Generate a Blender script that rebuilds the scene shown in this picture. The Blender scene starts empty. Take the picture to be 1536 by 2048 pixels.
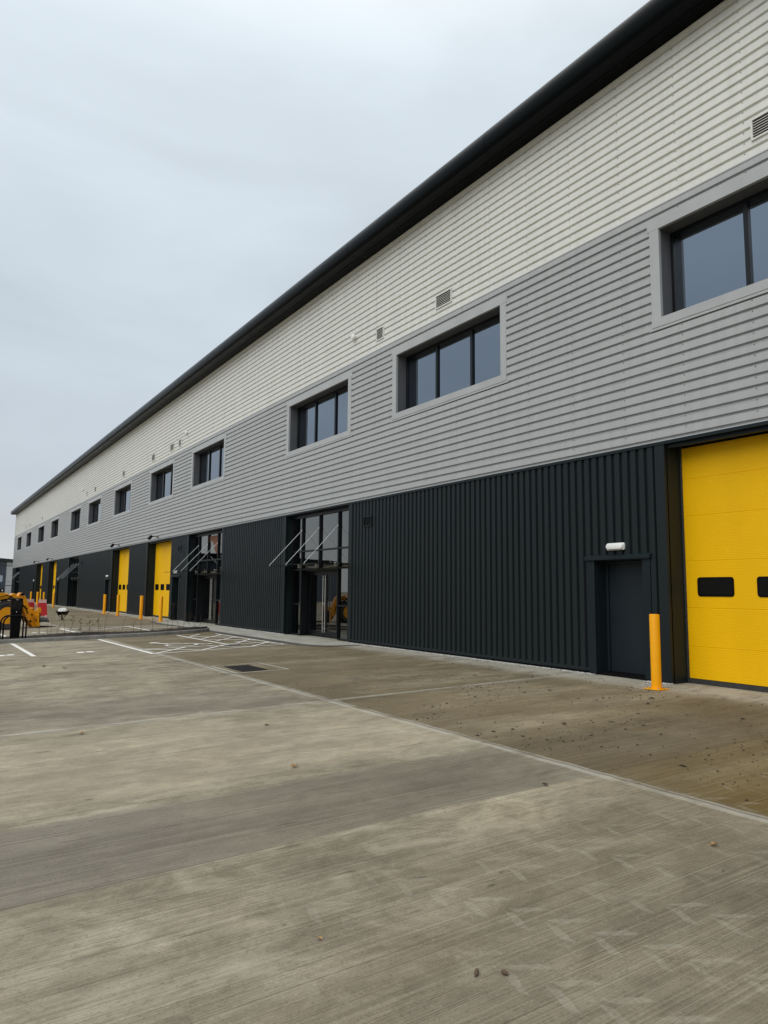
import bpy, bmesh, math, random
from mathutils import Vector, Matrix
random.seed(7)
SC = bpy.context.scene
COL = SC.collection
rad = math.radians

# ------------------------------------------------------------------ camera
CAMH = 1.4784
F_PX, YAW, PITCH, ROLL = 1420.0, 0.57895928, 0.11174995, 0.00958121
D = 10.608            # distance from the camera to the plane of the long facade
SLOPE = 0.020         # the yard falls away from the wall
cam = bpy.data.cameras.new("camera"); camo = bpy.data.objects.new("camera", cam); COL.objects.link(camo)
f = Vector((math.sin(YAW)*math.cos(PITCH), math.cos(YAW)*math.cos(PITCH), math.sin(PITCH)))
r = Vector((math.cos(YAW), -math.sin(YAW), 0)); u = r.cross(f)
r2 = r*math.cos(ROLL)+u*math.sin(ROLL); u2 = -r*math.sin(ROLL)+u*math.cos(ROLL)
M = Matrix((r2, u2, -f)).transposed().to_4x4(); M.translation = Vector((0, 0, CAMH))
camo.matrix_world = M
cam.sensor_fit = 'HORIZONTAL'; cam.sensor_width = 36.0; cam.lens = F_PX/1536*36.0
cam.clip_start = 0.05; cam.clip_end = 5000
SC.camera = camo
SC.render.resolution_x = 768; SC.render.resolution_y = 1024
SC.view_settings.view_transform = 'Standard'; SC.view_settings.look = 'None'
SC.view_settings.gamma = 1.0; SC.view_settings.use_curve_mapping = False
SC.view_settings.exposure = 0.0

# ------------------------------------------------------------------ node helpers
class NG:
    def __init__(s, tree): s.t = tree; s.n = tree.nodes; s.l = tree.links
    def node(s, typ, **kw):
        n = s.n.new(typ)
        for k, v in kw.items(): setattr(n, k, v)
        return n
    def put(s, inp, v):
        if isinstance(v, bpy.types.NodeSocket): s.l.new(v, inp)
        elif isinstance(v, (tuple, list)):
            v = tuple(v)
            if len(inp.default_value) == 4 and len(v) == 3: v = v+(1,)
            inp.default_value = v
        else: inp.default_value = v
    def m(s, op, a, b=0.0, c=0.0, clamp=False):
        n = s.node('ShaderNodeMath', operation=op, use_clamp=clamp)
        s.put(n.inputs[0], a); s.put(n.inputs[1], b)
        if len(n.inputs) > 2: s.put(n.inputs[2], c)
        return n.outputs[0]
    def coord(s, kind='Object'):
        return s.node('ShaderNodeTexCoord').outputs[kind]
    def map(s, v, scale=(1, 1, 1), loc=(0, 0, 0), rot=(0, 0, 0)):
        n = s.node('ShaderNodeMapping'); s.put(n.inputs['Vector'], v)
        n.inputs['Scale'].default_value = scale; n.inputs['Location'].default_value = loc; n.inputs['Rotation'].default_value = rot
        return n.outputs[0]
    def noise(s, v, scale=1.0, detail=4.0, rough=0.55, dist=0.0):
        n = s.node('ShaderNodeTexNoise'); s.put(n.inputs['Vector'], v)
        n.inputs['Scale'].default_value = scale; n.inputs['Detail'].default_value = detail
        n.inputs['Roughness'].default_value = rough; n.inputs['Distortion'].default_value = dist
        return n.outputs['Fac']
    def smooth(s, v, a, b, lo=0.0, hi=1.0):
        n = s.node('ShaderNodeMapRange', interpolation_type='SMOOTHSTEP')
        s.put(n.inputs['Value'], v); s.put(n.inputs['From Min'], a); s.put(n.inputs['From Max'], b)
        s.put(n.inputs['To Min'], lo); s.put(n.inputs['To Max'], hi)
        return n.outputs['Result']
    def mix(s, fac, a, b, blend='MIX'):
        n = s.node('ShaderNodeMix', data_type='RGBA', blend_type=blend)
        s.put(n.inputs[0], fac); s.put(n.inputs[6], a); s.put(n.inputs[7], b)
        return n.outputs[2]
    def ramp(s, v, stops):
        n = s.node('ShaderNodeValToRGB'); s.put(n.inputs[0], v); e = n.color_ramp.elements
        while len(e) < len(stops): e.new(0.5)
        for q, (p, c) in zip(e, stops): q.position = p; q.color = tuple(c)+(1,)
        return n.outputs[0]
    def sep(s, v):
        n = s.node('ShaderNodeSeparateXYZ'); s.put(n.inputs[0], v); return n.outputs
    def bump(s, h, dist=0.002, strength=1.0):
        n = s.node('ShaderNodeBump'); s.put(n.inputs['Height'], h)
        n.inputs['Distance'].default_value = dist; n.inputs['Strength'].default_value = strength
        return n.outputs[0]

# ------------------------------------------------------------------ sky and sun
w = bpy.data.worlds.new("World"); SC.world = w; w.use_nodes = True
w.node_tree.nodes.clear(); g = NG(w.node_tree)
SUN_EL, SUN_AZ = rad(38), rad(255)
out = g.node('ShaderNodeOutputWorld'); bg = g.node('ShaderNodeBackground')
gc = g.coord('Generated'); z = g.sep(gc)[2]
grad = g.ramp(z, [(0.0, (.66, .68, .69)), (0.04, (.65, .675, .69)), (0.13, (.535, .59, .65)), (0.30, (.555, .63, .695)),
                  (0.62, (.685, .765, .83)), (0.80, (1.10, 1.12, 1.12)), (1.0, (1.80, 1.77, 1.70))])
cl = g.noise(g.map(gc, (1.0, 1.0, 2.6)), 2.2, 6, .55, .4)
cl2 = g.noise(g.map(gc, (1.0, 1.0, 5.0), (3, 1, 0)), 1.1, 3, .5, .6)
cf = g.m('ADD', g.smooth(cl, .3, .7, .935, 1.05), g.smooth(cl2, .35, .65, -.05, .055))
cloud = g.mix(1.0, grad, g.node('ShaderNodeCombineXYZ').outputs[0], 'MULTIPLY')
comb = w.node_tree.nodes[-1] if False else None
cx = [n for n in w.node_tree.nodes if n.bl_idname == 'ShaderNodeCombineXYZ'][0]
for i in range(3): g.put(cx.inputs[i], cf)
sky = g.node('ShaderNodeTexSky', sky_type='NISHITA'); sky.sun_disc = False
sky.sun_elevation = SUN_EL; sky.sun_rotation = SUN_AZ
skys = g.mix(1.0, sky.outputs[0], (.004, .004, .004), 'MULTIPLY')
g.put(bg.inputs[0], g.mix(1.0, cloud, skys, 'ADD')); bg.inputs[1].default_value = 1.0
g.l.new(bg.outputs[0], out.inputs[0])
sl = bpy.data.lights.new("sun", 'SUN'); sl.energy = 1.3; sl.angle = rad(50); sl.color = (1, .97, .92)
so = bpy.data.objects.new("sun", sl); COL.objects.link(so)
sd = Vector((math.sin(SUN_AZ)*math.cos(SUN_EL), math.cos(SUN_AZ)*math.cos(SUN_EL), math.sin(SUN_EL)))
so.rotation_euler = sd.to_track_quat('Z', 'Y').to_euler()

# ------------------------------------------------------------------ materials
def mat(name):
    m = bpy.data.materials.new(name); m.use_nodes = True
    g = NG(m.node_tree); p = m.node_tree.nodes['Principled BSDF']
    return m, g, p
def paint(name, c, rough=.45, metal=0.0, var=.06, scale=1.5, bump=0.0, spec=.5, dirt=0.0, dirtc=(.12, .11, .09)):
    m, g, p = mat(name)
    v = g.coord('Object'); n = g.noise(v, scale, 5, .6)
    a = tuple(x*(1-var) for x in c); b = tuple(min(1, x*(1+var)) for x in c)
    col = g.mix(g.smooth(n, .3, .7), a, b)
    if dirt > 0:
        n2 = g.noise(g.map(v, (1, 1, .35)), scale*5, 6, .7)
        col = g.mix(g.smooth(n2, .5, .8, 0, dirt), col, dirtc)
    g.put(p.inputs['Base Color'], col)
    g.put(p.inputs['Roughness'], g.smooth(n, .2, .8, rough*.85, rough*1.15))
    p.inputs['Metallic'].default_value = metal; p.inputs['Specular IOR Level'].default_value = spec
    if bump > 0: g.put(p.inputs['Normal'], g.bump(g.noise(v, scale*1.2, 2), bump))
    return m
MT = {}
def sheet_paint(name, c, rough, spec=.35):
    # coil-coated sheet: tone steps from sheet to sheet, faint run-off streaks, slight oil-canning
    m, g, p = mat(name); v = g.coord('Object'); s = g.sep(v)
    pan = g.node('ShaderNodeTexWhiteNoise', noise_dimensions='2D')
    cc = g.node('ShaderNodeCombineXYZ')
    g.put(cc.inputs[0], g.m('FLOOR', g.m('DIVIDE', s[1], 6.05))); g.put(cc.inputs[1], g.m('FLOOR', g.m('DIVIDE', s[2], .88)))
    g.l.new(cc.outputs[0], pan.inputs['Vector'])
    k = g.m('ADD', g.m('MULTIPLY', pan.outputs[0], .035), .98)
    st = g.noise(g.map(v, (1, 3.5, .25)), 2.0, 5, .6)
    k = g.m('MULTIPLY', k, g.smooth(st, .3, .75, 1.02, .93))
    sc = g.node('ShaderNodeVectorMath', operation='SCALE'); sc.inputs[0].default_value = c; g.put(sc.inputs['Scale'], k)
    g.put(p.inputs['Base Color'], sc.outputs[0])
    p.inputs['Roughness'].default_value = rough
    b = g.noise(g.map(v, (1, .8, 4)), 2.0, 2)
    g.put(p.inputs['Normal'], g.bump(b, .0008))
    p.inputs['Specular IOR Level'].default_value = spec
    return m
MT['cream'] = sheet_paint('cream_sheet', (.70, .70, .655), .5)
MT['grey'] = sheet_paint('grey_sheet', (.40, .41, .412), .45)
MT['dark'] = sheet_paint('anthracite_sheet', (.0125, .0175, .0195), .45, .18)
MT['greytrim'] = paint('grey_trim', (.40, .41, .412), .42, bump=.001, spec=.35)
MT['darktrim'] = paint('anthracite_trim', (.010, .0165, .019), .45, bump=.001, spec=.18)
MT['eaves'] = paint('eaves_sheet', (.0025, .004, .0045), .30, bump=.0005, spec=.07)
MT['roof'] = paint('roof_sheet', (.17, .18, .185), .5)
MT['frame'] = paint('frame_black', (.006, .008, .010), .35, spec=.3)
MT['doordark'] = paint('door_paint', (.011, .017, .022), .45, var=.04, spec=.25)
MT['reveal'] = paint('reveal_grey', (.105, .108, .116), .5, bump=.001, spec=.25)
MT['mortar'] = paint('pale_mortar', (.40, .385, .33), .85, var=.2, scale=6, dirt=.3)
MT['screw'] = paint('screw_cap', (.055, .055, .055), .5)
MT['steel'] = paint('brushed_steel', (.62, .62, .60), .3, metal=1.0)
MT['black'] = paint('black_plastic', (.003, .003, .0035), .5, spec=.10)
MT['rubber'] = paint('rubber', (.03, .03, .03), .85, var=.25, scale=12, dirt=.5, dirtc=(.16, .15, .12))
MT['bollard'] = paint('bollard_paint', (.90, .385, .002), .4, var=.04, dirt=.12, spec=.25)
MT['white'] = paint('white_plastic', (.82, .82, .80), .35)
MT['galv'] = paint('galvanised', (.42, .43, .43), .45, metal=.6, var=.15, scale=8)
MT['orange'] = paint('machine_paint', (.80, .33, .006), .32, var=.08, scale=5, dirt=.35, dirtc=(.16, .11, .06))
MT['red'] = paint('red_plastic', (.50, .012, .018), .5, dirt=.25, dirtc=(.5, .3, .3))
MT['pale'] = paint('pale_reflective', (.62, .42, .42), .5)
MT['bag'] = paint('bag_white', (.72, .72, .70), .6, var=.1, scale=9)
MT['sack'] = paint('black_sack', (.02, .022, .025), .35, var=.3, scale=10)
MT['twig'] = paint('twig_bark', (.09, .06, .035), .8, var=.3, scale=20)
MT['sprig'] = paint('sprig_leaf', (.09, .07, .02), .6, var=.4, scale=20)
MT['leafdry'] = paint('dry_leaf', (.38, .23, .09), .7, var=.35, scale=60)
MT['leafbrown'] = paint('brown_leaf', (.10, .065, .04), .8, var=.35, scale=60)
MT['litter'] = paint('litter', (.028, .02, .013), .9, var=.5, scale=30)
MT['brownrefl'] = paint('brown_reflection', (.15, .06, .03), .8, var=.2, scale=3)  # brown of a reflection in the entrance glass, put in as flat colour
MT['bark'] = paint('bark', (.10, .08, .06), .9, var=.3, scale=6)
MT['brickwall'] = paint('pale_wall', (.35, .33, .30), .8)
MT['navy'] = paint('navy_sheet', (.022, .034, .060), .4)
MT['kerb'] = paint('kerb_concrete', (.22, .215, .20), .85, var=.2, scale=4, dirt=.5, dirtc=(.09, .085, .075))
MT['asphalt'] = paint('dark_kerb', (.075, .075, .07), .85, var=.25, scale=3, dirt=.5, dirtc=(.2, .19, .16))
MT['iron'] = paint('cast_iron', (.018, .018, .018), .75, var=.4, scale=15, spec=.12)

def yellow_door():
    m, g, p = mat('yellow_door_paint'); v = g.coord('Object')
    n = g.noise(g.map(v, (1, 1, .3)), 1.3, 5, .6)
    g.put(p.inputs['Base Color'], g.mix(g.smooth(n, .3, .7), (.83, .465, .0), (.89, .500, .0)))
    p.inputs['Roughness'].default_value = .5; p.inputs['Specular IOR Level'].default_value = .2
    g.put(p.inputs['Normal'], g.bump(g.noise(g.map(v, (60, 60, 60)), 1, 3), .0008))
    return m
MT['yellow'] = yellow_door()

def glass(name, c, ior=1.75, rough=.015, warp=.0015, tint=None, metal=0.0):
    m, g, p = mat(name)
    v = g.coord('Object')
    p.inputs['Base Color'].default_value = c+(1,); p.inputs['Roughness'].default_value = rough
    p.inputs['IOR'].default_value = ior; p.inputs['Metallic'].default_value = metal
    if tint: p.inputs['Specular Tint'].default_value = tint+(1,)
    p.inputs['Specular IOR Level'].default_value = .5
    g.put(p.inputs['Normal'], g.bump(g.noise(v, .7, 1), warp))
    return m
MT['glass'] = glass('office_glass', (.235, .275, .33), 1.5, metal=1.0)
MT['tint'] = glass('entrance_glass', (.19, .195, .19), 1.5, metal=1.0)
MT['doorpane'] = glass('smoked_pane', (.006, .006, .006), 1.35, .15)
def clear():
    m, g, p = mat('canopy_glass'); g.n.remove(p); o = g.n['Material Output']
    t = g.node('ShaderNodeBsdfTransparent'); t.inputs[0].default_value = (.86, .92, .90, 1)
    gl = g.node('ShaderNodeBsdfGlossy'); gl.inputs['Roughness'].default_value = .02
    fr = g.node('ShaderNodeFresnel'); fr.inputs[0].default_value = 1.45
    mx = g.node('ShaderNodeMixShader'); g.l.new(fr.outputs[0], mx.inputs[0]); g.l.new(t.outputs[0], mx.inputs[1]); g.l.new(gl.outputs[0], mx.inputs[2])
    g.l.new(mx.outputs[0], o.inputs[0]); return m
MT['clear'] = clear()

def lineband(g, c, at, half, soft):
    return g.smooth(g.m('ABSOLUTE', g.m('SUBTRACT', c, at)), half, half+soft, 1, 0)
def concrete():
    m, g, p = mat('brushed_concrete'); v = g.coord('Object'); s = g.sep(v); x, y = s[0], s[1]
    wob = g.m('MULTIPLY', g.m('SUBTRACT', g.noise(v, .55, 3), .5), .5)
    wobf = g.m('MULTIPLY', g.m('SUBTRACT', g.noise(v, 3.0, 4), .5), .09)
    wobs = g.m('MULTIPLY', g.m('SUBTRACT', g.noise(v, .35, 2), .5), .12)
    xw = g.m('ADD', x, wobf); yw = g.m('ADD', y, wobf); yb = g.m('ADD', y, wob); yc = g.m('ADD', y, wobs)
    rt = (0, 0, rad(-1.5))
    b0 = g.noise(g.map(v, (.16, 2.6, 1), rot=rt), 1.0, 5, .6, .2)
    b1 = g.noise(g.map(v, (.30, 11, 1), rot=rt), 1.0, 6, .7)
    b2 = g.noise(g.map(v, (.45, 85, 1), rot=rt), 1.0, 3, .55)
    b3 = g.noise(g.map(v, (.8, 190, 1), rot=rt), 1.0, 3, .7)
    big = g.noise(g.map(v, (.5, .9, 1)), .55, 5, .6, .5)
    mid = g.noise(g.map(v, (.8, 1.2, 1), (4, 7, 0)), 2.2, 8, .7, .7)
    blot = g.noise(g.map(v, (1, 1.4, 1), (1, 3, 0)), 6.5, 8, .75, .5)
    speck = g.noise(v, 70, 4, .7)
    t = g.m('ADD', g.m('ADD', g.m('MULTIPLY', b0, .15), g.m('MULTIPLY', b1, .08)), g.m('ADD', g.m('MULTIPLY', big, .29), g.m('MULTIPLY', mid, .48)))
    base = g.ramp(t, [(.38, (.125, .111, .080)), (.46, (.200, .182, .138)), (.53, (.290, .268, .208)), (.62, (.40, .376, .302))])
    base = g.mix(g.smooth(blot, .50, .60, 0, .36), base, (.14, .128, .10))
    base = g.mix(g.smooth(blot, .46, .30, 0, .28), base, (.38, .365, .315))
    band = g.m('MULTIPLY', g.m('MULTIPLY', g.smooth(yc, 4.38, 4.43), g.smooth(yc, 5.62, 5.82, 1, 0)), g.smooth(x, 4.3, 5.1, 1, .8))
    base = g.mix(g.m('MULTIPLY', band, .64), base, (.150, .137, .112))
    warm = g.m('MULTIPLY', g.smooth(yb, 5.8, 6.3), g.smooth(yb, 8.4, 9.2, 1, 0))
    base = g.mix(g.m('MULTIPLY', warm, .30), base, (.42, .385, .30))
    cool = g.m('MULTIPLY', band, g.smooth(x, 3.0, .5, 0, 1))
    base = g.mix(g.m('MULTIPLY', cool, .25), base, (.22, .21, .20))
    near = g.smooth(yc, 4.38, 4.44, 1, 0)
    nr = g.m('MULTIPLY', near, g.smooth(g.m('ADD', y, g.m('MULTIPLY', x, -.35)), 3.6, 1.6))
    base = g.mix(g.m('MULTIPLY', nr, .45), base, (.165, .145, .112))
    b10 = g.m('MULTIPLY', g.m('MULTIPLY', g.smooth(yb, 9.35, 9.6), g.smooth(yb, 10.8, 12.0, 1, 0)), g.smooth(x, 4.5, 5.3, 1, 0))
    base = g.mix(g.m('MULTIPLY', b10, .42), base, (.135, .128, .113))
    # bay beside the wall: damp and stained
    bay = g.m('MULTIPLY', g.smooth(xw, 5.13, 5.20), g.smooth(x, 9.2, 10.3, 1, 0))
    bay = g.m('MULTIPLY', bay, g.smooth(g.noise(g.map(v, (.30, 1.3, 1), (9, 2, 0)), .9, 5, .6, .4), .30, .62, .40, 1))
    base = g.mix(g.m('MULTIPLY', bay, .70), base, (.122, .099, .062))
    edge = g.m('MULTIPLY', g.m('MULTIPLY', g.smooth(xw, 5.20, 5.26), g.smooth(xw, 5.4, 6.6, 1, 0)), g.smooth(y, 14, 10))
    base = g.mix(g.m('MULTIPLY', edge, .45), base, (.105, .088, .060))
    wet = g.m('MULTIPLY', g.m('MULTIPLY', g.smooth(xw, 5.18, 5.4), g.smooth(x, 6.4, 8.4, 1, 0)), g.smooth(y, 2.4, 5.0, 1, 0))
    base = g.mix(g.m('MULTIPLY', wet, .55), base, (.135, .098, .026))
    # chevron tyre prints left in pale dust
    dx_, dy_ = .373, -.928
    uu = g.m('ADD', g.m('MULTIPLY', x, dx_), g.m('MULTIPLY', y, dy_)); ww = g.m('SUBTRACT', g.m('MULTIPLY', x, -dy_), g.m('MULTIPLY', y, -dx_))
    uu = g.m('ADD', uu, g.m('MULTIPLY', wobf, .8)); ww = g.m('ADD', ww, g.m('MULTIPLY', wobf, .5))
    w0 = -dy_*2.45+dx_*3.46
    wl = g.m('SUBTRACT', g.m('FRACT', g.m('DIVIDE', g.m('SUBTRACT', ww, w0-.26), .52)), .5); wa = g.m('MULTIPLY', g.m('ABSOLUTE', wl), .52)
    fr = g.m('ABSOLUTE', g.m('SUBTRACT', g.m('FRACT', g.m('DIVIDE', g.m('SUBTRACT', uu, g.m('MULTIPLY', wa, 1.2)), .225)), .5))
    rm = g.m('MULTIPLY', g.smooth(fr, .13, .17, 1, 0), g.m('MULTIPLY', g.smooth(wa, .012, .02), g.smooth(wa, .12, .14, 1, 0)))
    rm = g.m('MULTIPLY', rm, g.m('MULTIPLY', g.smooth(g.m('ADD', y, g.m('MULTIPLY', mid, .8)), 3.5, 4.6, 1, 0), g.smooth(x, 1.0, 1.9)))
    rm = g.m('MULTIPLY', rm, g.smooth(g.noise(v, 1.3, 4, .6), .38, .56, .15, 1))
    rm = g.m('MULTIPLY', rm, g.smooth(g.noise(v, 30, 3), .3, .6, .4, 1))
    smr = g.noise(g.map(v, (.7, 7, 1), (11, 4, 0), (0, 0, rad(-4))), 2.0, 5, .65)
    smr = g.m('MULTIPLY', g.smooth(smr, .60, .68), g.m('MULTIPLY', g.smooth(xw, 5.3, 6.0), g.smooth(y, 13, 9)))
    base = g.mix(g.m('MULTIPLY', smr, .50), base, (.075, .058, .036))
    # oil spots with short trails
    sp = g.noise(g.map(v, (.9, 7.5, 1), (2, 5, 0)), 2.1, 3, .5)
    base = g.mix(g.smooth(sp, .70, .745, 0, .62), base, (.055, .048, .036))
    sp2 = g.noise(g.map(v, (1.5, 3.0, 1), (7, 1, 0)), 3.3, 2, .5)
    base = g.mix(g.smooth(sp2, .745, .78, 0, .6), base, (.06, .055, .045))
    # broom lines and grit
    streak = g.smooth(g.noise(v, .9, 4, .6), .3, .6, .45, 1)
    base = g.mix(g.m('MULTIPLY', streak, g.smooth(b2, .53, .65, 0, .40)), base, (.085, .074, .056))
    base = g.mix(g.smooth(b2, .46, .36, 0, .22), base, (.42, .40, .345))
    base = g.mix(g.smooth(b3, .53, .64, 0, .42), base, (.09, .082, .065))
    base = g.mix(g.smooth(speck, .58, .68, 0, .25), base, (.48, .465, .41))
    base = g.mix(g.smooth(speck, .43, .34, 0, .45), base, (.06, .055, .04))
    base = g.mix(1.0, base, (1.035, 1.00, .945), 'MULTIPLY')
    base = g.mix(g.m('MULTIPLY', warm, .5), base, (1.14, 1.12, 1.09), 'MULTIPLY')
    base = g.mix(band, base, (.90, .895, .90), 'MULTIPLY')
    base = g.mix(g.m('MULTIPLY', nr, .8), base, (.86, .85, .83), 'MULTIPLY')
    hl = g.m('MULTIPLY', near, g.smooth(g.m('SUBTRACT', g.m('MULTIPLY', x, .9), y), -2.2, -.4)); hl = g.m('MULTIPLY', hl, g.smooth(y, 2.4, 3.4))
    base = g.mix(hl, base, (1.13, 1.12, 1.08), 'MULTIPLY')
    base = g.mix(bay, base, (.95, .91, .81), 'MULTIPLY')
    base = g.mix(wet, base, (.96, .88, .66), 'MULTIPLY')
    pt = g.noise(g.map(v, (.8, 1.1, 1), (13, 2, 0)), 1.3, 6, .62, .4)
    base = g.mix(g.smooth(pt, .52, .64, 0, .42), base, (.72, .71, .70), 'MULTIPLY')
    base = g.mix(g.smooth(pt, .48, .36, 0, .6), base, (1.17, 1.16, 1.12), 'MULTIPLY')
    base = g.mix(g.m('MULTIPLY', rm, .20), base, (.44, .42, .355))
    frag = g.smooth(g.noise(v, 1.4, 5, .7), .33, .55, .25, 1)
    jm = 0.0
    for c, at, hf in ((yw, 9.30, .040), (xw, 5.17, .050)):
        jm = g.m('MAXIMUM', jm, lineband(g, c, at, hf, .05))
    for at in (14.3, 19.1, 28.7, 33.5, 38.3, 43.1, 52.7, 62.3): jm = g.m('MAXIMUM', jm, g.m('MULTIPLY', lineband(g, yw, at, .03, .04), .30))
    base = g.mix(g.m('MULTIPLY', g.m('MULTIPLY', jm, frag), .55), base, (.44, .43, .375))
    cut = 0.0
    for c, at in ((yw, 9.27), (xw, 5.20)):
        cut = g.m('MAXIMUM', cut, lineband(g, c, at, .007, .010))
    cut = g.m('MAXIMUM', cut, g.m('MULTIPLY', lineband(g, yc, 4.40, .003, .006), g.smooth(x, 3.2, 1.6, .25, 1)))
    base = g.mix(g.m('MULTIPLY', cut, .62), base, (.06, .05, .042))
    ap = g.m('MULTIPLY', g.smooth(g.m('ADD', x, g.m('MULTIPLY', wob, 1.4)), 9.6, 10.15), g.smooth(mid, .36, .52, .35, 1))
    base = g.mix(g.m('MULTIPLY', ap, .58), base, (.42, .405, .35))
    g.put(p.inputs['Base Color'], base)
    g.put(p.inputs['Roughness'], g.m('SUBTRACT', .85, g.m('MULTIPLY', bay, .12)))
    p.inputs['Specular IOR Level'].default_value = .25
    h = g.m('ADD', g.m('MULTIPLY', b2, .6), g.m('ADD', g.m('MULTIPLY', b3, .35), g.m('MULTIPLY', speck, .25)))
    h = g.m('SUBTRACT', h, cut)
    g.put(p.inputs['Normal'], g.bump(h, .006, .8))
    return m
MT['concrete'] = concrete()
def roadpaint():
    m, g, p = mat('road_paint'); v = g.coord('Object')
    n = g.noise(v, 9, 6, .7)
    g.put(p.inputs['Base Color'], g.mix(g.smooth(n, .55, .8, 0, .75), (.74, .73, .68), (.33, .31, .26)))
    p.inputs['Roughness'].default_value = .7; return m
MT['paintline'] = roadpaint()
def soil():
    m, g, p = mat('soil'); v = g.coord('Object')
    n = g.noise(v, 14, 6, .7)
    g.put(p.inputs['Base Color'], g.ramp(n, [(.3, (.010, .007, .005)), (.55, (.028, .020, .014)), (.75, (.07, .05, .036))]))
    p.inputs['Roughness'].default_value = .95; g.put(p.inputs['Normal'], g.bump(n, .03)); return m
MT['soil'] = soil()
def pebble():
    m, g, p = mat('pebbles'); v = g.coord('Object')
    g.put(p.inputs['Base Color'], g.ramp(g.noise(v, 22, 2), [(.35, (.22, .21, .19)), (.5, (.42, .41, .38)), (.65, (.62, .61, .58))]))
    p.inputs['Roughness'].default_value = .8; return m
MT['pebble'] = pebble()
def pave():
    m, g, p = mat('pavement'); v = g.coord('Object')
    n = g.noise(g.map(v, (1.5, .6, 1)), 2, 6, .65); b = g.noise(g.map(v, (40, 1, 1)), 1, 4)
    c = g.ramp(n, [(.3, (.27, .255, .21)), (.5, (.36, .345, .30)), (.7, (.46, .445, .395))])
    g.put(p.inputs['Base Color'], g.mix(g.smooth(b, .55, .75, 0, .3), c, (.2, .19, .16)))
    p.inputs['Roughness'].default_value = .85; return m
MT['pave'] = pave()
def foliage():
    m, g, p = mat('foliage'); oi = g.node('ShaderNodeTexCoord').outputs['Object']
    n = g.noise(oi, 1.1, 4)
    g.put(p.inputs['Base Color'], g.ramp(n, [(.3, (.025, .045, .016)), (.55, (.055, .085, .028)), (.75, (.10, .11, .035))]))
    p.inputs['Roughness'].default_value = .6; return m
MT['foliage'] = foliage()

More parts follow.
